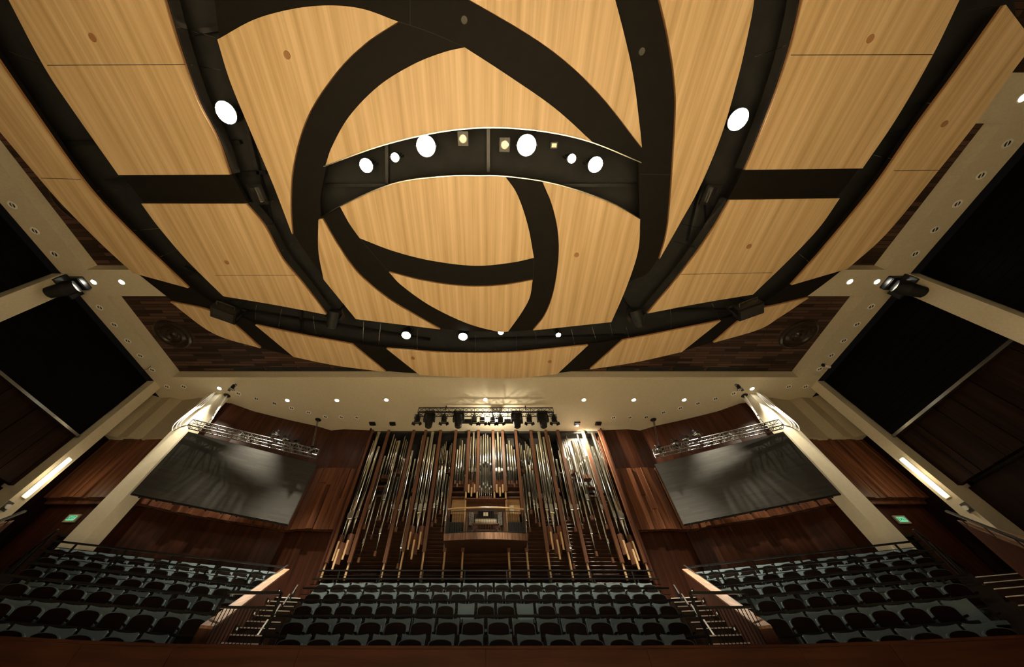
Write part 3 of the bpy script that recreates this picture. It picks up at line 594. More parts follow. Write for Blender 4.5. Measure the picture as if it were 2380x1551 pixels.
def par(loc, lab, grp, aim=(0, 0.6, -1), s=1.0, body='black'):
    t = thing('stage_spotlight', lab, 'stage light', loc, group=grp)
    a = Vector(aim).normalized(); hc = Vector((0, 0, -0.22 * s))
    side = a.cross(Vector((0, 0, 1))).normalized()
    mb = MB().bar(side * 0.13 * s, side * -0.13 * s, 0.02 * s)
    for k in (-1, 1): mb.bar(side * k * 0.13 * s, side * k * 0.13 * s + hc, 0.015 * s, 0.03 * s)
    mb.cyl((0, 0, 0), (0, 0, 0.08 * s), 0.025 * s, n=8)
    obj('yoke', mb, 'black', t)
    obj('can', MB().cyl(hc - a * 0.18 * s, hc - a * 0.05 * s, 0.06 * s, 0.11 * s, 14).cyl(hc - a * 0.05 * s, hc + a * 0.14 * s, 0.11 * s, 0.12 * s, 14), body, t, smooth=True)
    obj('lens', MB().cyl(hc + a * 0.141 * s, hc + a * 0.15 * s, 0.095 * s, n=14), 'lensoff', t)
    mb = MB(); b = side.cross(a)
    for k in (-1, 1):
        mb.bar(hc + a * 0.15 * s + b * k * 0.13 * s - side * 0.1 * s, hc + a * 0.15 * s + b * k * 0.13 * s + side * 0.1 * s, 0.10 * s, 0.008 * s)
        mb.bar(hc + a * 0.15 * s + side * k * 0.12 * s, hc + a * 0.26 * s + side * k * 0.16 * s, 0.16 * s, 0.008 * s)
    obj('barn_door', mb, 'black', t)
    return t
for k, (x, sh) in enumerate(((-3.58, 0), (-2.18, 0), (-0.60, 1), (-0.18, 1), (0.34, 1), (0.76, 1), (2.27, 0), (3.58, 0))):
    par((x, 13.12, 10.875), f'barn-door spotlight on the centre truss, {ORD[k]} from the left' + (', pale front ring' if sh else ''), 'barn-door spotlights under the centre truss', (0.0, 0.45, -1), 1.25, 'alu' if sh else 'black')
t = thing('work_light', 'small lit lamp behind the right middle of the centre truss', 'stage light', (0.62, 13.75, 11.0))
obj('hanger', MB().cyl((0, 0, 0.1), (0, 0, 0.6), 0.015, n=6), 'black', t)
obj('housing', MB().box((0, 0, 0.08), (0.2, 0.16, 0.12)), 'black', t); obj('lens', MB().box((0, 0, 0.0), (0.14, 0.1, 0.03)), 'lamp', t)
light('POINT', 'beam', t, (0, 0.1, -0.12), 260, WARM, size=0.06)
for k, x in enumerate((-1.1, 1.5)):
    tag(obj('mounting_bar', MB().box((x, 13.65, 10.86), (1.0, 0.12, 0.22)).cyl((x - 0.3, 13.65, 10.9), (x - 0.3, 13.65, HS), 0.012, n=6).cyl((x + 0.3, 13.65, 10.9), (x + 0.3, 13.65, HS), 0.012, n=6), 'black', loc=(x, 13.65, 10.86)), f'long black box bar behind the {"left" if k == 0 else "right"} half of the centre truss', 'stage light', 'black bars behind the centre truss')
# side screens, trusses, lamps and cables
for sx, side in ((-1, 'left'), (1, 'right')):
    A = Vector((sx * 13.72, 12.08, 6.15)); B = Vector((sx * 8.66, 14.72, 6.15)); c = (A + B) / 2; d = B - A
    rz = math.atan2(d.y, d.x) if sx < 0 else math.atan2(-d.y, -d.x)
    t = thing('projection_screen', f'large charcoal screen hanging on the {side} of the organ', 'screen', c, rz=rz, group='charcoal screens beside the organ')
    Wd = d.length
    obj('screen_surface', MB().box((0, -0.03, 1.415), (Wd, 0.03, 2.83)), 'screen', t)
    mb = MB().box((0, 0.03, 1.415), (Wd + 0.06, 0.08, 2.89))
    obj('back_frame', mb, 'black', t)
    mb = MB()
    for i in range(10): mb.box((-Wd / 2 + (i + 0.5) * Wd / 10, 0.02, -0.05), (0.06, 0.05, 0.06))
    obj('frame_clips', mb, 'black', t)
    TA = Vector((sx * 13.55, 11.62, 9.05)); TB = Vector((sx * 8.45, 13.98, 9.05))
    truss('lighting_truss', f'bright metal box truss above the {side} screen', TA if sx < 0 else TB, TB if sx < 0 else TA, 0.3, 'trusslit', 'trusses above the side screens', 14)
    D = TB - TA
    for k, f_ in enumerate((0.60, 0.70, 0.80, 0.95)):
        p = TA + D * f_ + Vector((0, 0.12, 0.80 - (0.1 * k)))
        pr_ = par(p, f'small spotlight standing on the {side} screen truss, {ORD[k]} from the outer end', 'small spotlights on the side trusses', (sx * 0.5, -1, -0.25), 1.0, 'fascia')
        obj('pole', MB().cyl((0, 0, 0.0), (0, 0, -(0.80 - 0.1 * k) + 0.3), 0.015, n=8), 'black', pr_)
    # hanging poles and cables
    for k, (f_, X0, Y0) in enumerate(((0.10, 13.95, 12.45), (0.93, 9.55, 14.3))):
        p = TA + D * f_ + Vector((0, 0.15, 0.32)); q = pz(527.7, 919.6, HS) if k == 0 else pz(739.5, 976, HS)
        q = Vector((sx * abs(q.x), q.y, HS))
        t = thing('hoist_line', f'hoist line carrying the {"outer" if k == 0 else "inner"} end of the {side} screen truss', 'cable', q, group='hoist lines of the side trusses')
        obj('ceiling_cup', MB().lathe([(0.0, -0.02), (0.15, -0.02), (0.17, 0.0)], (0, 0, 0), 20), 'black', t)
        e = p - q
        obj('steel_line', MB().cyl((0.02, 0, -0.02), e + Vector((0.02, 0, 0)), 0.018, n=6).cyl((-0.04, 0, -0.02), e + Vector((-0.04, 0, 0)), 0.012, n=6), 'white' if k == 0 else 'alu', t)
        if k == 0: obj('hook', MB().cyl(e * 0.62, e * 0.72, 0.05, n=8).cyl(e * 0.78, e * 0.84, 0.05, n=8), 'chrome', t)
    q = pz(500.8, 912, HS); q = Vector((sx * abs(q.x), q.y, HS)); end = TA + Vector((0, 0.1, 0.1)) - q
    tb = thing('cable_bundle', f'bundle of white cables looping from the soffit to the {side} screen truss', 'cable', q, group='white cable bundles')
    for k in range(3):
        o_ = 0.05 * k
        low = px(424 - 4 * k, 985 + 3 * k, -14.3); low = Vector((sx * abs(low.x), low.y - 0.1, low.z)) - q
        pts = catmull([Vector((0, 0, 0)), Vector((sx * (0.0 + o_), -0.03 * k, -0.9)), Vector((low.x * 0.7 + sx * o_, low.y * 0.6, low.z * 0.62)), low + Vector((sx * o_, 0, 0.05)), low + Vector((-sx * 0.1, 0.02, -0.22 - o_)), Vector((end.x + sx * 0.25, end.y, end.z - 0.12)), end], 7)
        obj('cable', MB().tube(pts, 0.022, 6), 'white', tb, loc=(sx * 0.04 * k, 0, 0))
    light('SPOT', 'truss_lamp_beam', None, (sx * 13.0, 11.55, 11.15), 230, WARM, target=(sx * 0.05, 0.30, -1.0), size=0.03, angle=110, blend=0.6)
    par((sx * 13.0, 11.55, HS - 0.07), f'small black spotlight under the soffit aimed down at the {side} column', 'soffit lamps lighting the columns', (sx * -0.02, 0.35, -1.0), 0.8)
# strip lamps, exit signs, small fixtures on the piers
for sx, side in ((-1, 'left'), (1, 'right')):
    t = thing('strip_lamp', f'glowing tall strip lamp on the {side} pier', 'wall lamp', (sx * 17.1, 11.62, 5.8), group='strip lamps on the piers')
    obj('back_plate', MB().box((-sx * 0.015, 0, 0.78), (0.03, 0.2, 1.62)), 'whitetrim', t)
    obj('diffuser', MB().box((-sx * 0.06, 0, 0.78), (0.06, 0.13, 1.52)), 'glow', t, bevel=0.012)
    light('POINT', 'glow', t, (-sx * 0.35, 0, 0.8), 14, (1.0, 0.8, 0.5), size=0.25)
    c = px(15, 1177, -17.1) if sx < 0 else px(2248, 1180, 17.1)
    t = thing('wall_fixture', f'small white lamp head on a plate below the {side} strip lamp', 'wall lamp', c, group='small lamp heads on the piers')
    obj('back_plate', MB().box((-sx * 0.01, 0, 0), (0.02, 0.2, 0.3)), 'greypan', t)
    obj('lamp_head', MB().cyl((-sx * 0.02, 0, 0), (-sx * 0.14, -0.03, -0.03), 0.06, 0.075, 12), 'whitetrim', t)
    c = Vector((sx * 15.95, 13.28, 5.72))
    c = py(167, 1205, 13.28) if sx < 0 else py(2096, 1208, 13.28)
    t = thing('exit_sign', f'green exit sign above the door in the {side} corner bay', 'exit sign', c, group='green exit signs')
    obj('sign_box', MB().box((0, 0.02, 0), (0.48, 0.06, 0.30)), 'signbox', t)
    fc = obj('sign_face', MB().box((0, -0.02, 0), (0.32, 0.01, 0.18)), 'signface', t)
    cu = bpy.data.curves.new('exit_letters', 'FONT'); cu.body = 'EXIT'; cu.size = 0.15; cu.align_x = 'CENTER'; cu.align_y = 'CENTER'; cu.extrude = 0.002
    tmp = bpy.data.objects.new('tmp', cu); COL.objects.link(tmp)
    dg = bpy.context.evaluated_depsgraph_get(); me = bpy.data.meshes.new_from_object(tmp.evaluated_get(dg)); bpy.data.objects.remove(tmp)
    me.materials.clear(); me.materials.append(M['signtext'])
    l = bpy.data.objects.new('sign_letters', me); COL.objects.link(l); l.parent = fc; l.rotation_euler = (R(90), 0, 0); l.location = (0, -0.028, 0)

# ================================================================== ORGAN
OY = 15.5
t_org = thing('pipe_organ', 'large pipe organ with polished metal pipes behind the centre seats', 'organ', (0, OY, 4.3))
OB = Vector((0, OY, 4.3))
def oz(y, Y=OY): return py(CX, y, Y).z - OB.z
def ox(x, y, Y=OY): return py(x, y, Y).x
def A_(x, y): return (740 + x / 5.95, 980 + y / 5.952)
def C_(y): return 1150 + y / 5.952
def Ay(y): return 980 + y / 5.952
def add_pipe(X, zt, zm, zb, r, dy=0.0, toe=True, taper=1.0, cap=True):
    fr = 16 if r > 0.05 else 12
    mb = MB().lathe([(r * 0.86, zt - 0.25), (r * 0.86, zt), (r * taper, zt), (r, zm + 0.02), (r, zm - r * 1.2), (r * 0.22, zb)], (0, 0, 0), fr)
    mb.lathe([(0.0, zt - 0.2), (r * 0.86, zt - 0.2)], (0, 0, 0), fr)
    p = obj('metal_pipe', mb, 'tin', t_org, loc=(X, dy, 0), smooth=True)
    # mouth: dark opening, arched upper lip, lower lip
    w = r * 0.74; h = r * 2.3
    mb = MB(); n = 7
    outl = [(-w, 0.0)] + [(-w * math.cos(math.pi * i / n), h + w * 0.8 * math.sin(math.pi * i / n)) for i in range(n + 1)] + [(w, 0.0)]
    vs = [(x_, -r * 1.02, zm + z_ - h * 0.3) for x_, z_ in outl] + [(x_ * 0.9, -r * 0.86, zm + z_ - h * 0.3) for x_, z_ in outl]
    k = len(outl); mb.add(vs, [tuple(range(k))] + [(i, (i + 1) % k, k + (i + 1) % k, k + i) for i in range(k)])
    mo = obj('pipe_mouth', mb, 'tinplate', p)
    if r > 0.05:
        mb = MB().cyl((-r * 0.8, -r * 0.82, zm - h * 0.62), (r * 0.8, -r * 0.82, zm - h * 0.62), r * 0.36, n=8)
        obj('lower_lip', mb, 'chrome', p)
    if toe:
        obj('toe_block', MB().cyl((0, 0, zb - 0.16), (0, 0, zb + 0.03), r * 0.85 + 0.015, n=10), 'postwood', p)
    return p
def boot(X, zt, zb, w, dy=0.0):
    b = obj('wooden_boot', MB().box((0, 0, (zt + zb) / 2), (w * 0.72, w * 0.72, zt - zb), rz=R(45)), 'postwood', t_org, loc=(X, dy, 0))
    obj('boot_tongue', MB().prism([(-0.035, -w * 0.62), (0.035, -w * 0.62), (0.035, -w * 0.45), (-0.035, -w * 0.45)], zb - 0.22, zt - 0.28), 'rodwood', b)
# (x, y of the pipe top in the enlarged crop, width, mouth y, foot y, boot bottom y)
cA = lambda y: Ay(y)
PIPES = [
 (845, 170, 50, C_(320), C_(690), C_(985)), (770, 270, 28, C_(300), C_(565), C_(850)), (845, 370, 40, C_(305), C_(565), C_(850)),
 (1050, 185, 22, cA(555), cA(745), 0), (1068, 245, 21, cA(580), cA(750), 0), (1090, 275, 21, cA(600), cA(755), 0), (1125, 290, 38, cA(1080), C_(320), 0),
 (1195, 185, 18, cA(470), cA(640), 0), (1212, 235, 18, cA(495), cA(655), 0), (1230, 262, 18, cA(515), cA(670), 0), (1200, 520, 30, C_(180), C_(430), 0),
 (1065, 710, 32, C_(520), C_(800), 0), (920, 860, 20, C_(335), C_(550), 0), (920, 485, 32, C_(185), C_(430), 0), (800, 1060, 28, C_(655), C_(885), 0), (1105, 770, 22, C_(125), C_(330), 0),
 (1305, 425, 36, C_(205), C_(480), 0), (1340, 525, 28, C_(110), C_(320), 0), (1450, 200, 30, cA(735), cA(940), 0), (1283, 1040, 28, C_(720), C_(970), 0),
 (1585, 170, 50, C_(230), C_(565), C_(850)), (1520, 240, 36, C_(190), C_(455), C_(715)), (1612, 340, 40, C_(200), C_(455), C_(715)),
 (1697, 350, 14, cA(480), cA(600), 0), (1720, 320, 14, cA(462), cA(592), 0), (1743, 290, 14, cA(445), cA(585), 0), (1768, 260, 15, cA(430), cA(580), 0),
 (1823, 310, 15, cA(550), cA(650), 0), (1845, 282, 15, cA(530), cA(640), 0), (1875, 240, 16, cA(510), cA(630), 0), (1780, 410, 28, cA(1020), C_(225), 0), (1710, 620, 30, C_(120), C_(350), 0),
 (1665, 680, 30, C_(165), C_(400), 0), (1785, 735, 27, C_(190), C_(470), 0), (1820, 765, 28, C_(335), C_(545), 0),
 (1922, 395, 22, cA(655), cA(830), 0), (1957, 340, 24, cA(680), cA(870), 0), (1992, 270, 26, cA(665), cA(835), 0), (2025, 320, 26, cA(665), cA(835), 0), (2046, 445, 20, cA(740), cA(900), 0),
 (2112, 220, 24, cA(680), cA(815), cA(940)), (2150, 170, 34, cA(700), cA(870), cA(1010)), (2182, 265, 26, cA(680), cA(815), cA(940)),
]
for (x, y, wpx, ym, yf, yb) in PIPES:
    ax, ay = A_(x, y); p = py(ax, ay, OY); sc = p.y / ray(ax, ay).y
    r = wpx / 5.95 * sc / 2 * 1.05
    X0 = p.x
    for X in (X0, -X0):
        if abs(X0) < 0.3 and X > 0: continue
        dy = -0.10 if wpx >= 34 else 0.0 if wpx > 20 else 0.15
        add_pipe(X, p.z - OB.z, oz(ym), oz(yf), r, dy, toe=not yb)
        if yb: boot(X, oz(yf), oz(yb), r * 2 + 0.10, dy)
for x, y, yb in ((1117.8, 1017, 1088), (1123.7, 1013, 1084), (1128.6, 1011, 1080), (1133.5, 1014, 1084), (1139.2, 1019, 1088)):
    add_pipe(ox(x, y), oz(y), oz(yb - 5), oz(yb + 4), 0.042, -0.08, toe=False, taper=0.6)
for i, x in enumerate((1115.3, 1119.6, 1123.9, 1128.6, 1132.8, 1137.2, 1141.6)):
    ym = (1135, 1140, 1129, 1136, 1131, 1139, 1135)[i]
    yt = (1098, 1106, 1089, 1084, 1090, 1106, 1098)[i]
    add_pipe(ox(x, ym), oz(yt), oz(ym), oz(1157), 0.04, -0.05, toe=True)
# posts
POST = [(755, 970, 0), (980, 970, 0), (1325, 970, 0), (1490, 812, 0), (1695, 815, 0), (1905, 815, 0), (2085, None, 0), (2215, None, 1)]
for (x, cb, short) in POST:
    ax, ay = A_(x, 155); X0 = py(ax, ay, OY).x; zt = oz(1004)
    for X in (X0, -X0):
        zb = oz(C_(cb)) if cb else oz(cA(990)); base = oz(1352) if not short else oz(cA(1100))
        p = obj('organ_post', MB().box((0, 0, (zt + zb) / 2), (0.15, 0.15, zt - zb)), 'postwood', t_org, loc=(X, -0.12, 0), bevel=0.008)
        rd = obj('post_foot', MB().cyl((0, 0, base), (0, 0, zb), 0.045, n=12), 'rodwood', p, smooth=True)
        if cb is None and not short:
            obj('post_lower', MB().box((0, 0, (oz(1258) + oz(1287)) / 2), (0.14, 0.14, oz(1258) - oz(1287))), 'postwood', p)
# backing and louvres
W0 = 6.74
obj('back_panel', MB().box((0, 1.25, 3.5), (2 * W0, 0.06, 8.0)), 'dark', t_org)
obj('interior_dark_slab', MB().box((0, 0.62, HS - OB.z - 0.03), (2 * W0 - 0.02, 1.3, 0.04)).box((0, 0.0, HS - OB.z - 0.08), (2 * W0 - 0.02, 0.05, 0.14)), 'dark', t_org)  # dark slab added under the soffit so the organ interior looks dark
for (xa, xb) in ((1060, 1090), (1092, 1167), (1168, 1196), (1232, 1266), (1296, 1353), (1353, 1391)):
    a = py(xa, 1010, OY).x; b = py(xb, 1010, OY).x
    obj('lit_back_panel', MB().box(((a + b) / 2, 0.62, (oz(1010) + oz(1125)) / 2 ), (b - a - 0.04, 0.04, oz(1000) - oz(1125))), 'greypan', t_org)  # lighter grey paints the light falling on the organ's back panels
for i in range(24):
    z = oz(1350) + 0.02 + i * 0.152
    if i < 15: obj('louvre', MB().box((0, 0.75, z), (2 * W0 - 0.1, 0.30, 0.03), rx=R(-32)), 'slat', t_org)
    else:
        for sx in (-1, 1): obj('louvre', MB().box((sx * 4.2, 0.75, z), (4.9, 0.30, 0.03), rx=R(-32)), 'slat', t_org)
for zz, x0, x1 in ((oz(cA(760)), 4.35, 5.55), (oz(cA(690)), 3.9, 4.9), (oz(cA(640)), 1.8, 2.6), (oz(cA(880)), 1.0, 1.7), (oz(cA(960)), 1.0, 1.7), (oz(cA(1030)), 1.0, 1.7), (oz(cA(1010)), 5.0, 6.1), (oz(cA(880)), 4.9, 5.9)):
    for sx in (-1, 1): obj('wind_chest', MB().box((sx * (x0 + x1) / 2, 0.3, zz), (x1 - x0, 0.35, 0.08)), 'slat', t_org)
for sx in (-1, 1):
    obj('side_case', MB().box((sx * (W0 + 0.02), 0.4, 3.55), (0.08, 1.4, 7.5)), 'mahog', t_org)
# shelf above the console
zS = oz(1165)
obj('console_shelf', MB().box((0, 0.0, zS), (2.0, 0.5, 0.05)).box((0, 0.33, zS - 0.28), (1.9, 0.3, 0.5)), 'postwood', t_org)
obj('case_board', MB().box((0, 0.55, zS - 0.7), (3.3, 0.04, 1.5)), 'panelwood', t_org)
for sx in (-1, 1):
    obj('case_board', MB().box((sx * 1.35, 0.3, zS - 0.1), (0.66, 0.03, 0.75)), 'panelwood', t_org)
obj('notice', MB().box((1.25, 0.27, zS - 0.25), (0.24, 0.01, 0.34)), 'paper', t_org)
# ------------------------------------------------------------------ organ loft balcony
LY = 14.55
zf = py(CX, 1242, LY).z; zb_ = py(CX, 1258, LY).z; zr = py(CX, 1184, LY).z
XL = abs(py(1032, 1250, LY).x)
def bow(x): return LY - 0.16 * (1 - (x / XL) ** 2)
t = thing('organ_loft', 'small wooden balcony carrying the organ console in mid-height of the organ', 'balcony', (0, 15.0, zb_))
n = 10; fr = [(-XL + 2 * XL * i / n, bow(-XL + 2 * XL * i / n) - 15.0) for i in range(n + 1)]
obj('floor_slab', MB().prism([(x, y + 0.05) for x, y in fr] + [(XL, 0.9), (-XL, 0.9)], 0.02, zf - zb_ - 0.02), 'slat', t)
mb = MB()
for a, b in zip(fr, fr[1:]): mb.bar((a[0], a[1], (zf - zb_) / 2), (b[0], b[1], (zf - zb_) / 2), 0.06, zf - zb_)
obj('front_beam', mb, 'capwood', t)
mb = MB(); zr_ = zr - zb_
XR = abs(py(1041, 1186, LY).x)
for i in range(n):
    x0 = -XR + 2 * XR * i / n; x1 = -XR + 2 * XR * (i + 1) / n
    mb.cyl((x0, bow(x0) - 15.0, zr_), (x1, bow(x1) - 15.0, zr_), 0.035, n=10)
obj('handrail', mb, 'rodwood', t)
mb = MB()
for i in range(n):
    x0 = -XR + 2 * XR * i / n; x1 = -XR + 2 * XR * (i + 1) / n
    for zz in (zr_ - 0.13, zf - zb_ + 0.05): mb.bar((x0, bow(x0) - 15.0, zz), (x1, bow(x1) - 15.0, zz), 0.02, 0.02)
obj('rail_bars', mb, 'rail', t)
for i in range(33):
    x = -XR + 2 * XR * i / 32; obj('baluster', MB().cyl((x, bow(x) - 15.0, zf - zb_), (x, bow(x) - 15.0, zr_ - 0.12), 0.007, n=6), 'rail', t)
for sx in (-1, 1):
    mb = MB()
    mb.bar((sx * XR, bow(XR) - 15, zf - zb_ + 0.05), (sx * XR, 0.4, zf - zb_ + 0.05), 0.02); mb.bar((sx * XR, bow(XR) - 15, zr_ - 0.13), (sx * XR, 0.4, zr_ - 0.13), 0.02)
    for i in range(6): mb.cyl((sx * XR, bow(XR) - 15 + i * 0.14, zf - zb_), (sx * XR, bow(XR) - 15 + i * 0.14, zr_ - 0.13), 0.007, n=6)
    obj('side_rail', mb, 'rail', t)
# ------------------------------------------------------------------ console
zc = zf
t = thing('organ_console', 'wooden organ console with white stop knobs behind the balcony rail', 'organ console', (0, 15.15, zc))
obj('case', MB().box((0, 0.25, 0.62), (1.75, 0.2, 1.2)).box((-0.86, 0.05, 0.5), (0.08, 0.5, 1.0)).box((0.86, 0.05, 0.5), (0.08, 0.5, 1.0)), 'postwood', t)
obj('case_opening', MB().box((0, 0.14, 0.85), (1.1, 0.02, 0.55)), 'dark', t)
for k in range(4):
    m_ = obj('manual', MB().box((0, 0.02 - 0.0 + 0.035 * k, 0.66 + 0.07 * k), (0.98, 0.16, 0.03)), 'paper', t)
    mb = MB()
    for i in range(30): mb.box((-0.47 + i * 0.0325, 0.035 * k - 0.0, 0.683 + 0.07 * k), (0.014, 0.09, 0.012))
    obj('black_keys', mb, 'black', m_)
for sx in (-1, 1):
    j = obj('stop_jamb', MB().box((sx * 0.66, 0.10, 0.88), (0.24, 0.04, 0.62), rz=-sx * R(25)), 'black', t)
    mb = MB()
    for r_ in range(11):
        for c_ in range(4):
            x = sx * (0.575 + c_ * 0.052); y = 0.075 - (c_ * 0.022); z = 0.62 + r_ * 0.052
            mb.cyl((x, y, z), (x, y - 0.035, z), 0.015, n=6)
    o = obj('stop_knobs', mb, 'whitetrim', j); o['kind'] = 'stuff'
obj('music_desk', MB().box((0, 0.08, 0.98), (0.8, 0.02, 0.03)).box((0, 0.1, 1.12), (0.75, 0.02, 0.26)), 'shell', t)
obj('key_cheeks', MB().box((0, -0.10, 0.60), (1.1, 0.08, 0.06)).box((0, -0.02, 0.50), (1.1, 0.24, 0.06)), 'capwood', t)
tag(obj('music_book', MB().box((-0.06, 15.2, zc + 1.09), (0.11, 0.01, 0.16), rz=0.08).box((0.06, 15.2, zc + 1.09), (0.11, 0.01, 0.16), rz=-0.08), 'paper', loc=(0, 15.2, zc + 1.0)), 'small open music book on the organ console desk', 'book')
t = thing('organ_bench', 'curved-leg wooden bench in front of the organ console', 'bench', (0, 14.92, zc))
obj('seat', MB().box((0, 0, 0.5), (1.15, 0.3, 0.05)), 'postwood', t, bevel=0.01)
for sx in (-1, 1):
    pts = catmull([Vector((sx * 0.5, 0, 0.48)), Vector((sx * 0.5, 0, 0.32)), Vector((sx * 0.62, 0, 0.15)), Vector((sx * 0.78, 0, 0.0))], 5); mb = MB()
    for a, b in zip(pts, pts[1:]): mb.bar(a, b, 0.25, 0.06)
    obj('leg', mb, 'postwood', t)
obj('stretcher', MB().box((0, 0, 0.3), (1.0, 0.05, 0.05)), 'postwood', t)
for sx, lab in ((-1, 'dark pleated panel standing on the left of the organ loft'), (1, 'black pleated screen standing on the right of the organ loft')):
    mb = MB()
    for i in range(9): mb.box((sx * 1.35 + (i - 4) * 0.075, 15.25, zc + 0.38), (0.05, 0.05, 0.76))
    mb.box((sx * 1.35, 15.29, zc + 0.38), (0.7, 0.02, 0.74))
    tag(obj('folding_panel', mb, 'black' if sx > 0 else 'dark', loc=(sx * 1.35, 15.25, zc)), lab, 'screen', 'pleated panels in the organ loft')

# ================================================================== SEATING
def outline_slab(pts, y0, y1):
    """pts (x, z) outline, extruded in y"""
    n = len(pts); mb = MB()
    mb.add([(x, y0, z) for x, z in pts] + [(x, y1, z) for x, z in pts], [tuple(range(n))] + [tuple(range(2 * n - 1, n - 1, -1))] + [(i, (i + 1) % n, n + (i + 1) % n, n + i) for i in range(n)])
    return mb
def tilt(mb, ang, z0=0.42, y0=0.0):
    c, s = math.cos(ang), math.sin(ang); out = []
    for x, y, z in mb.v:
        dy, dz = y - y0, z - z0; out.append((x, y0 + dy * c + dz * s, z0 + dz * c - dy * s))
    mb.v = out; return mb
def arch(w, z0, z1, rise, inset=0.0):
    w -= inset; z1 -= inset; n = 10
    side = [(-w, z0), (-w * 1.0, z1 - rise)]
    top = [(-w * math.cos(math.pi * i / n), z1 - rise + rise * math.sin(math.pi * i / n) ** 0.75) for i in range(1, n)]
    return side + top + [(w, z1 - rise), (w, z0)]
def saddle(w, z0, z1, dip, wb=None):
    wb = wb or w; n = 8
    top = [(-w + 2 * w * i / n, z1 - dip * (1 - (2 * i / n - 1) ** 2) ) for i in range(n + 1)]
    return [(wb, z0), (-wb, z0)] + top
def make_seat(folded=True):
    root = bpy.data.objects.new('auditorium_seat', None); COL.objects.link(root); root.empty_display_size = 0.1
    bs = tilt(outline_slab(saddle(0.25, 0.30, 1.015, 0.03, 0.225), 0.285, 0.32), R(12))
    bo = obj('backrest', bs, 'shell', root, bevel=0.008)
    bc = tilt(outline_slab(saddle(0.212, 0.38, 0.985, 0.022, 0.195), 0.215, 0.284), R(12))
    obj('back_cushion', bc, 'cloth', bo, bevel=0.022, smooth=True)
    if folded:
        pan = tilt(outline_slab(arch(0.212, 0.36, 0.796, 0.088), -0.038, -0.010), R(6)); cu = tilt(outline_slab(arch(0.224, 0.37, 0.808, 0.09), -0.012, 0.055), R(6))
        po = obj('seat_pan', pan, 'shell', root, bevel=0.008); obj('seat_cushion', cu, 'cloth', po, bevel=0.016, smooth=True)
    else:
        def flat(w, d0, d1, z0, z1, r_):
            mb = MB(); P = arch(w, 0, d1 - d0, r_); mb.prism([(x, d1 - y) for x, y in P], z0, z1); return mb
        po = obj('seat_pan', flat(0.222, -0.19, 0.22, 0.39, 0.42, 0.09), 'shell', root); obj('seat_cushion', flat(0.232, -0.20, 0.22, 0.421, 0.49, 0.09), 'cloth', po, bevel=0.016, smooth=True)
    for sx in (-1, 1):
        ar = obj('armrest', MB().box((sx * 0.262, 0.07, 0.61), (0.025, 0.34, 0.035)), 'shell', root, bevel=0.005)
        obj('standard', MB().box((sx * 0.262, 0.12, 0.30), (0.02, 0.14, 0.60)), 'black', ar)
    return root
proto = make_seat(True); proto_open = make_seat(False); used = {True: False, False: False}
ARCZ, ARCY = 0.80, 0.04       # top of the folded pan above the floor, relative to the seat origin
def place_seat(P, rz, label, group, folded=True, sx=1.0):
    o = proto if folded else proto_open
    if used[folded]: o = copy_tree(o)
    used[folded] = True
    o.location = (P.x, P.y, P.z + CZ); o.rotation_euler = (0, 0, rz); o.scale = (sx, 1, 1)
    tag(o, label, 'seat', group)
def lin(a, b, n): return [a + (b - a) * i / (n - 1) for i in range(n)]
# ---- centre block
rows = [dict(Y=8.95, F=0.72, n=14, x=4.05, s=1.09, nm='lowest row'), dict(Y=10.0, F=1.24, n=16, x=4.575, s=1.10, nm='fourth row from the top'), dict(Y=11.1, F=1.79, n=19, x=4.975, s=1.0, nm='third row from the top'),
        dict(Y=12.05, F=2.28, n=20, x=5.255, s=1.0, nm='second row from the top'), dict(Y=13.1, F=2.82, n=21, x=5.54, s=1.0, nm='top row')]
ysC = [None, 1449, 1411, 1383, 1361]
for k, r in enumerate(rows):
    if ysC[k]: r['F'] = py(CX, ysC[k], r['Y']).z - ARCZ
    yb = rows[k + 1]['Y'] - 0.45 if k < 4 else 15.0
    y0 = r['Y'] - 0.45; hw = r['x'] + 0.5; hb = (rows[k + 1]['x'] if k < 4 else 6.3) + 0.45
    struct('floor', MB().prism([(-hw, y0), (hw, y0), (hb, yb), (-hb, yb)], -1.5, r['F']), 'tier')
    for i, x in enumerate(lin(-r['x'], r['x'], r['n'])):
        opn = (k == 2 and i in (8, 11)) or (k == 0 and False)
        place_seat(Vector((x, r['Y'] - ARCY, r['F'])), 0.0, f'pale blue seat {ORD[i]} from the left, {r["nm"]}, centre block', 'seats of the centre block', not opn, r['s'])
def railing(lab, A, B, zf, grp, nposts=7, sec=0.045, name='guard_rail', low=True):
    A = Vector(A); B = Vector(B); c = Vector((A.x, A.y, zf)); t = thing(name, lab, 'railing', c, group=grp)
    obj('top_rail', MB().bar(A - c, B - c, 0.05, sec), 'rail', t, bevel=0.006)
    for i in range(nposts):
        f_ = (i + 0.5) / nposts; p = (A + (B - A) * f_) - c
        obj('post', MB().bar((p.x, p.y, 0.0), (p.x, p.y, p.z - 0.03), 0.045, 0.045), 'rail', t)
    if low: obj('mid_rail', MB().bar(A - c - Vector((0, 0, 0.16)), B - c - Vector((0, 0, 0.16)), 0.014), 'rail', t)
    return t
railsC = [(1480.5, 9.5, 612.6, 1, 'behind the lowest row'), (1432.5, 10.6, 641.6, 2, 'behind the fourth row'), (1396, 11.62, 677, 3, 'behind the third row'), (1368, 12.62, 704, 4, 'behind the second row'), (1346, 13.72, 726, 4, 'just behind the top row'), (1327, 14.6, 742, 4, 'below the organ, highest of all')]
for (y, Y, xl, fk, wh) in railsC:
    a = py(xl, y, Y); b = py(2 * CX - xl, y, Y); zf_ = rows[fk]['F']
    railing(f'long black guard rail of the centre block, {wh}', a, b, zf_, 'guard rails of the centre block', 8, 0.05)
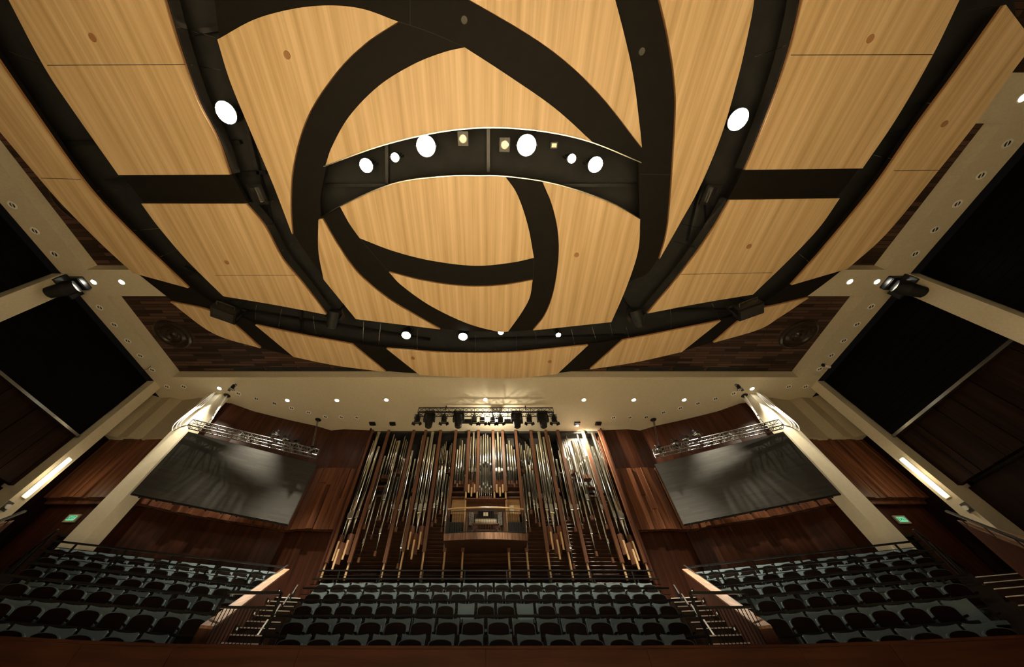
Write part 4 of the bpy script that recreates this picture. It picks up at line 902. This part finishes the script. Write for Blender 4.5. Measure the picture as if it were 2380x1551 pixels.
# ---- side blocks
rowS = [  # list of arc x positions, line through two photo points, arc height, number
 ((139.5, 1280), (632, 1334), 4.10, [139.5, 186.5, 233.6, 279, 326, 381.5, 430, 474, 524, 563, 600, 636], 'top row'),
 ((116, 1299), (605, 1352), 3.58, 11, 'second row from the top'), ((82, 1326), (571, 1375), 3.06, 10, 'third row from the top'),
 ((47, 1360), (534.5, 1404), 2.54, 9, 'fourth row from the top'), ((6.7, 1405), (460, 1441), 2.02, 8, 'fifth row from the top'), ((-55, 1463), (341, 1489), 1.50, 6, 'lowest row')]
railS = [((119.3, 1257), (658.8, 1319), 4.28), ((89, 1279), (632, 1338), 3.76), ((63.9, 1308), (598, 1362), 3.24), ((12, 1338), (554.6, 1393), 2.72), ((-20, 1386.5), (495.8, 1428), 2.2), ((-20, 1446), (470.6, 1482), 1.68)]
ends = {}
for sx, side in ((-1, 'left'), (1, 'right')):
    E = []
    for k, (a, b, z, xs, nm) in enumerate(rowS):
        A = pz(*a, z); B = pz(*b, z); 
        if isinstance(xs, int): pts = lin(A, B, xs)
        else:
            pts = []
            for x in xs:
                f_ = (x - a[0]) / (b[0] - a[0]); pts.append(pz(x, a[1] + (b[1] - a[1]) * f_, z))
        u = (B - A).normalized(); n_ = Vector((-u.y, u.x, 0)); fl = z - ARCZ
        E.append((A, B, u, n_, fl))
        ang = math.atan2(u.y, u.x)
        for i, p in enumerate(pts):
            q = Vector((p.x, p.y, fl)) - n_ * ARCY
            pos = q if sx < 0 else Vector((-q.x, q.y, q.z))
            opened = (sx > 0 and k == 4 and i == 0)
            place_seat(pos, ang if sx < 0 else -ang, f'pale blue seat {ORD[i]} from the outer end, {nm}, {side} block', f'seats of the {side} block', not opened)
    ends[sx] = E
    # tiers
    for k, (A, B, u, n_, fl) in enumerate(E):
        A0 = A - n_ * 0.45 - u * 0.55; B0 = B - n_ * 0.45 + u * 0.55
        if k > 0: A1 = E[k - 1][0] - E[k - 1][3] * 0.44 - u * 0.55; B1 = E[k - 1][1] - E[k - 1][3] * 0.44 + u * 0.45
        else: A1 = A + n_ * 1.2 - u * 0.8; B1 = B + n_ * 1.2 + u * 0.3
        P = [A0, B0, B1, A1]; P = [(p.x * (1 if sx < 0 else -1), p.y) for p in P]
        struct('floor', MB().prism(P, -1.5, fl), 'tier')
    for k, (a, b, z) in enumerate(railS):
        A = pz(*a, z); B = pz(*b, z)
        if sx > 0: A, B = Vector((-A.x, A.y, A.z)), Vector((-B.x, B.y, B.z))
        wh = ('behind the top row', 'behind the second row', 'behind the third row', 'behind the fourth row', 'behind the fifth row', 'behind the lowest row')[k]
        railing(f'black guard rail of the {side} seating block, {wh}', A, B, E[max(k - 1, 0)][4], f'guard rails of the {side} block', 5, 0.05)
    # outer sloping handrail with the light on its metal painted as white strips
    mb = MB(); S = (1 if sx < 0 else -1)
    pts = []
    p0 = pz(135, 1232, 4.6)
    for (xx, yy) in ((135, 1232), (100, 1257), (66, 1285), (22, 1317), (-30, 1362), (-90, 1415)):
        z = p0.z
        for _ in range(60):
            q = pz(xx, yy, z); z += (p0.z - 0.44 * (Vector((q.x, q.y)) - Vector((p0.x, p0.y))).length - z) * 0.4
        q = pz(xx, yy, z); pts.append(Vector((q.x * S, q.y, q.z)))
    c = Vector((pts[0].x, pts[0].y, E[0][4])); t = thing('handrail', f'sloping handrail along the outer end of the {side} seating block', 'railing', c, group='sloping outer handrails')
    mb = MB(); 
    for a, b in zip(pts, pts[1:]): mb.bar(a - c, b - c, 0.05, 0.05)
    obj('rail_body', mb, 'rail', t)
    for a, b in zip(pts, pts[1:]): obj('painted_glint', MB().bar(a.lerp(b, 0.12) - c + Vector((0, 0, 0.035)), a.lerp(b, 0.62) - c + Vector((0, 0, 0.032)), 0.032, 0.014), 'nosing', t)
    for p, e in zip(pts, E): obj('post', MB().bar(p - c, Vector((p.x, p.y, e[4])) - c, 0.04), 'rail', t)
# ---- knee walls beside the stairs
for sx, side in ((-1, 'left'), (1, 'right')):
    S = 1 if sx < 0 else -1
    T0 = pz(655.6, 1326, 4.2); T1 = pz(671.6, 1327, 4.2); B0 = pz(462, 1461, 1.62); B1 = pz(494, 1464, 1.62)
    T0, T1, B0, B1 = [Vector((p.x * S, p.y, p.z)) for p in (T0, T1, B0, B1)]
    c = Vector((T1.x, T1.y, -1.5))
    t = thing('knee_wall', f'sloping wooden knee wall with a pale cap between the {side} block and the stair', 'wall', c, group='sloping knee walls')
    vs = [T0, T1, B1, B0]; mb = MB()
    mb.add([v - c for v in vs] + [Vector((v.x, v.y, v.z - 2.4 if i in (0, 1) else -1.45)) - c for i, v in enumerate(vs)], [(0, 1, 2, 3), (7, 6, 5, 4), (0, 4, 5, 1), (1, 5, 6, 2), (2, 6, 7, 3), (3, 7, 4, 0)])
    obj('wall_body', mb, 'mahog', t)
    up = Vector((0, 0, 0.05)); mb = MB()
    mb.add([v - c + Vector((0, 0, 0.003)) for v in vs] + [v - c + up for v in vs], [(3, 2, 1, 0), (4, 5, 6, 7), (0, 1, 5, 4), (1, 2, 6, 5), (2, 3, 7, 6), (3, 0, 4, 7)])
    tag(obj('wall_cap', mb, 'capwood', t), 'pale striped wooden cap')
    hr = [pz(668, 1315, 4.48), pz(498, 1435, 1.98)]; hr = [Vector((p.x * S, p.y, p.z)) for p in hr]
    obj('handrail', MB().bar(hr[0] - c, hr[1] - c, 0.05, 0.04), 'rail', t)
    for i in range(5):
        p = hr[0].lerp(hr[1], 0.1 + 0.2 * i); q = ((T0 + T1) / 2).lerp((B0 + B1) / 2, 0.1 + 0.2 * i)
        obj('bracket', MB().bar(p - c, q - c, 0.02), 'rail', t)
    for i in range(5):
        q = T1.lerp(B1, 0.08 + 0.2 * i) - c + Vector((-sx * 0.03, 0, -0.5))
        st = obj('step_light', MB().box(q, (0.03, 0.16, 0.12)), 'black', t)
        obj('light_lens', MB().box(q + Vector((-sx * 0.02, 0, 0)), (0.01, 0.05, 0.05)), 'whitetrim', st)
    # ---- stair between knee wall and centre block
    t = thing('stair', f'dark stepped stair with bright nosings between the centre and {side} blocks', 'stairs', (sx * 6.0, 10.5, -1.5), group='stairs between the seating blocks')
    c = Vector((sx * 6.0, 10.5, -1.5)); ns = 12
    for i in range(ns):
        f0 = i / ns; y0 = 8.35 + 5.7 * f0; z = 0.72 + 2.62 * (i + 1) / ns
        xo = T1.x + (B1.x - T1.x) * max(0, min(1, (T1.y - y0) / (T1.y - B1.y)))
        xi = sx * (3.99 + (y0 - 8.5) * 0.345 + 0.55)
        dx = xo - xi; lift = 0.14 * abs(dx)
        P = [(xi, y0), (xo, y0 - lift), (xo, y0 - lift + 0.5), (xi, y0 + 0.5)]
        st = obj('step', MB().prism([(p[0] - c.x, p[1] - c.y) for p in P], 0.0, z + 1.5), 'stepm', t)
        a = Vector((P[0][0], P[0][1], z)) - c; b = Vector((P[1][0], P[1][1], z)) - c
        obj('nosing', MB().bar(a.lerp(b, 0.05) + Vector((0, -0.01, 0.0)), a.lerp(b, 0.97) + Vector((0, -0.01, 0.0)), 0.022, 0.022), 'nosing', st)
    # short sloping handrails at the row ends
    for k in range(4):
        ya = 10.35 + 1.0 * k; za = rows[k + 1]['F'] + 0.62
        xa = sx * (4.95 + 0.345 * (ya - 9.5) + 0.30)
        p = Vector((xa, ya, za)); q = Vector((xa + sx * 0.30, ya + 0.75, za + 0.45)); b0 = Vector((xa, ya, za - 0.9))
        t = thing('stair_handrail', f'short sloping handrail beside the {side} stair, {ORD[k]} from the bottom', 'railing', b0, group='short stair handrails')
        obj('grip', MB().bar(p - b0, q - b0, 0.04, 0.05), 'fascia', t)
        for q_ in (p, q, (p + q) / 2): obj('post', MB().bar(q_ - b0, Vector((q_.x, q_.y, q_.z - 0.95)) - b0, 0.04), 'rail', t)
    # barrier with balusters at the stair foot
    a = pz(526, 1378, 2.75); b = pz(655, 1379, 2.75); b.y = a.y = (a.y + b.y) / 2 - 0.2
    a = py(526, 1378, 9.0); b = py(655, 1379, 9.0); a2 = py(509, 1412, 8.6); b2 = py(624, 1413, 8.6)
    a, b, a2, b2 = [Vector((p.x * S, p.y, p.z)) for p in (a, b, a2, b2)]
    c = Vector((a2.x, a2.y, 0.75)); t = thing('stair_barrier', f'black barrier with thin balusters at the foot of the {side} stair', 'railing', c, group='barriers at the stair feet')
    obj('upper_frame', MB().bar(a - c, b - c, 0.05, 0.05).bar(a - c, Vector((a.x, a.y, 0.75)) - c, 0.05).bar(b - c, Vector((b.x, b.y, 0.75)) - c, 0.05), 'rail', t)
    obj('top_rail', MB().bar(a2 - c, b2 - c, 0.04, 0.04), 'rail', t)
    for i in range(14):
        p = a2.lerp(b2, (i + 0.5) / 14); obj('baluster', MB().cyl(p - c, Vector((p.x, p.y, 0.75)) - c, 0.010, n=6), 'rail', t)
# ---- outer side stairs, knee walls and steps at the picture edges
for sx, side in ((-1, 'left'), (1, 'right')):
    S = 1 if sx < 0 else -1
    c = Vector((sx * 14.0, 10.0, -1.5)); t = thing('stair', f'wide dark side stair with bright nosings outside the {side} block', 'stairs', c, group='outer side stairs')
    E = ends[sx]
    for i in range(10):
        k = i / 2; a = E[int(k)]; b = E[min(int(k) + 1, 5)]; f_ = k - int(k)
        A = a[0].lerp(b[0], f_) - a[2] * 0.85; z = (a[4] + (b[4] - a[4]) * f_) ; B = A - a[2] * 1.7
        B.x = max(B.x, -17.8)
        P = [A, B, B + a[3] * 0.62, A + a[3] * 0.62]; P = [Vector((p.x * S, p.y, 0)) for p in P]
        st = obj('step', MB().prism([(p.x - c.x, p.y - c.y) for p in P], 0, z + 1.5), 'stepm', t)
        p = P[0]; q = P[1]; p = Vector((p.x, p.y, z)) - c; q = Vector((q.x, q.y, z)) - c
        obj('nosing', MB().bar(p + Vector((0, -0.01, 0)), q + Vector((0, -0.01, 0)), 0.022, 0.022), 'nosing', st)
    W0_ = px(2229, 1214, 13.6); W1_ = px(2262, 1209, 14.3); V0 = Vector((11.9, 7.4, 2.1)); V1 = Vector((12.7, 7.2, 2.1))
    W1_.z = W0_.z
    pts = [Vector((p.x * sx, p.y, p.z)) for p in (W0_, W1_, V1, V0)]
    c = Vector((pts[0].x, pts[0].y, -1.5)); t = thing('knee_wall', f'brown side wall with a pale sloping cap at the {side} picture edge', 'wall', c, group='knee walls of the outer stairs')
    mb = MB().add([p - c for p in pts] + [Vector((p.x, p.y, -1.45)) - c for p in pts], [(0, 1, 2, 3), (7, 6, 5, 4), (0, 4, 5, 1), (1, 5, 6, 2), (2, 6, 7, 3), (3, 7, 4, 0)])
    obj('wall_body', mb, 'mahog', t)
    mb = MB().add([p - c + Vector((0, 0, 0.003)) for p in pts] + [p - c + Vector((0, 0, 0.05)) for p in pts], [(3, 2, 1, 0), (4, 5, 6, 7), (0, 1, 5, 4), (1, 2, 6, 5), (2, 3, 7, 6), (3, 0, 4, 7)])
    obj('wall_cap', mb, 'capwood', t)
    obj('handrail', MB().bar(pts[0] - c + Vector((0, 0, 0.3)), pts[3] - c + Vector((0, 0, 0.3)), 0.06, 0.05), 'fascia', t)
    for i in range(4):
        p = pts[0].lerp(pts[3], 0.1 + 0.25 * i) - c; obj('bracket', MB().bar(p, p + Vector((0, 0, 0.3)), 0.02), 'rail', t)
# ---- wooden parapet in the foreground
par_px = [(-200, 1464), (0, 1478), (200, 1488), (410, 1496), (700, 1500), (1129, 1501), (1500, 1500), (1850, 1497), (2060, 1490), (2380, 1475), (2600, 1462)]
top = [pz(x, y, 1.27) for x, y in par_px]
inner = [Vector((p.x * 1.02, p.y + 0.14, 0)) for p in reversed(top)]
t = thing('parapet', 'long dark reddish wooden parapet across the bottom of the picture', 'parapet', (0, 7.7, -1.5))
OFF = Vector((0, 7.7, 0))
for i in range(len(top) - 1):
    a, b = top[i] - OFF, top[i + 1] - OFF; g_ = (b - a).normalized() * 0.003
    obj('facing_panel', MB().prism([a + g_, b - g_, b - g_ + Vector((0, 0.1, 0)), a + g_ + Vector((0, 0.1, 0))], 0.0, 2.72), 'mahogh', t)
obj('parapet_cap', MB().prism([p - OFF + Vector((0, -0.015, 0)) for p in top] + [p - OFF for p in inner], 2.721, 2.765), 'mahogh', t, bevel=0.008)
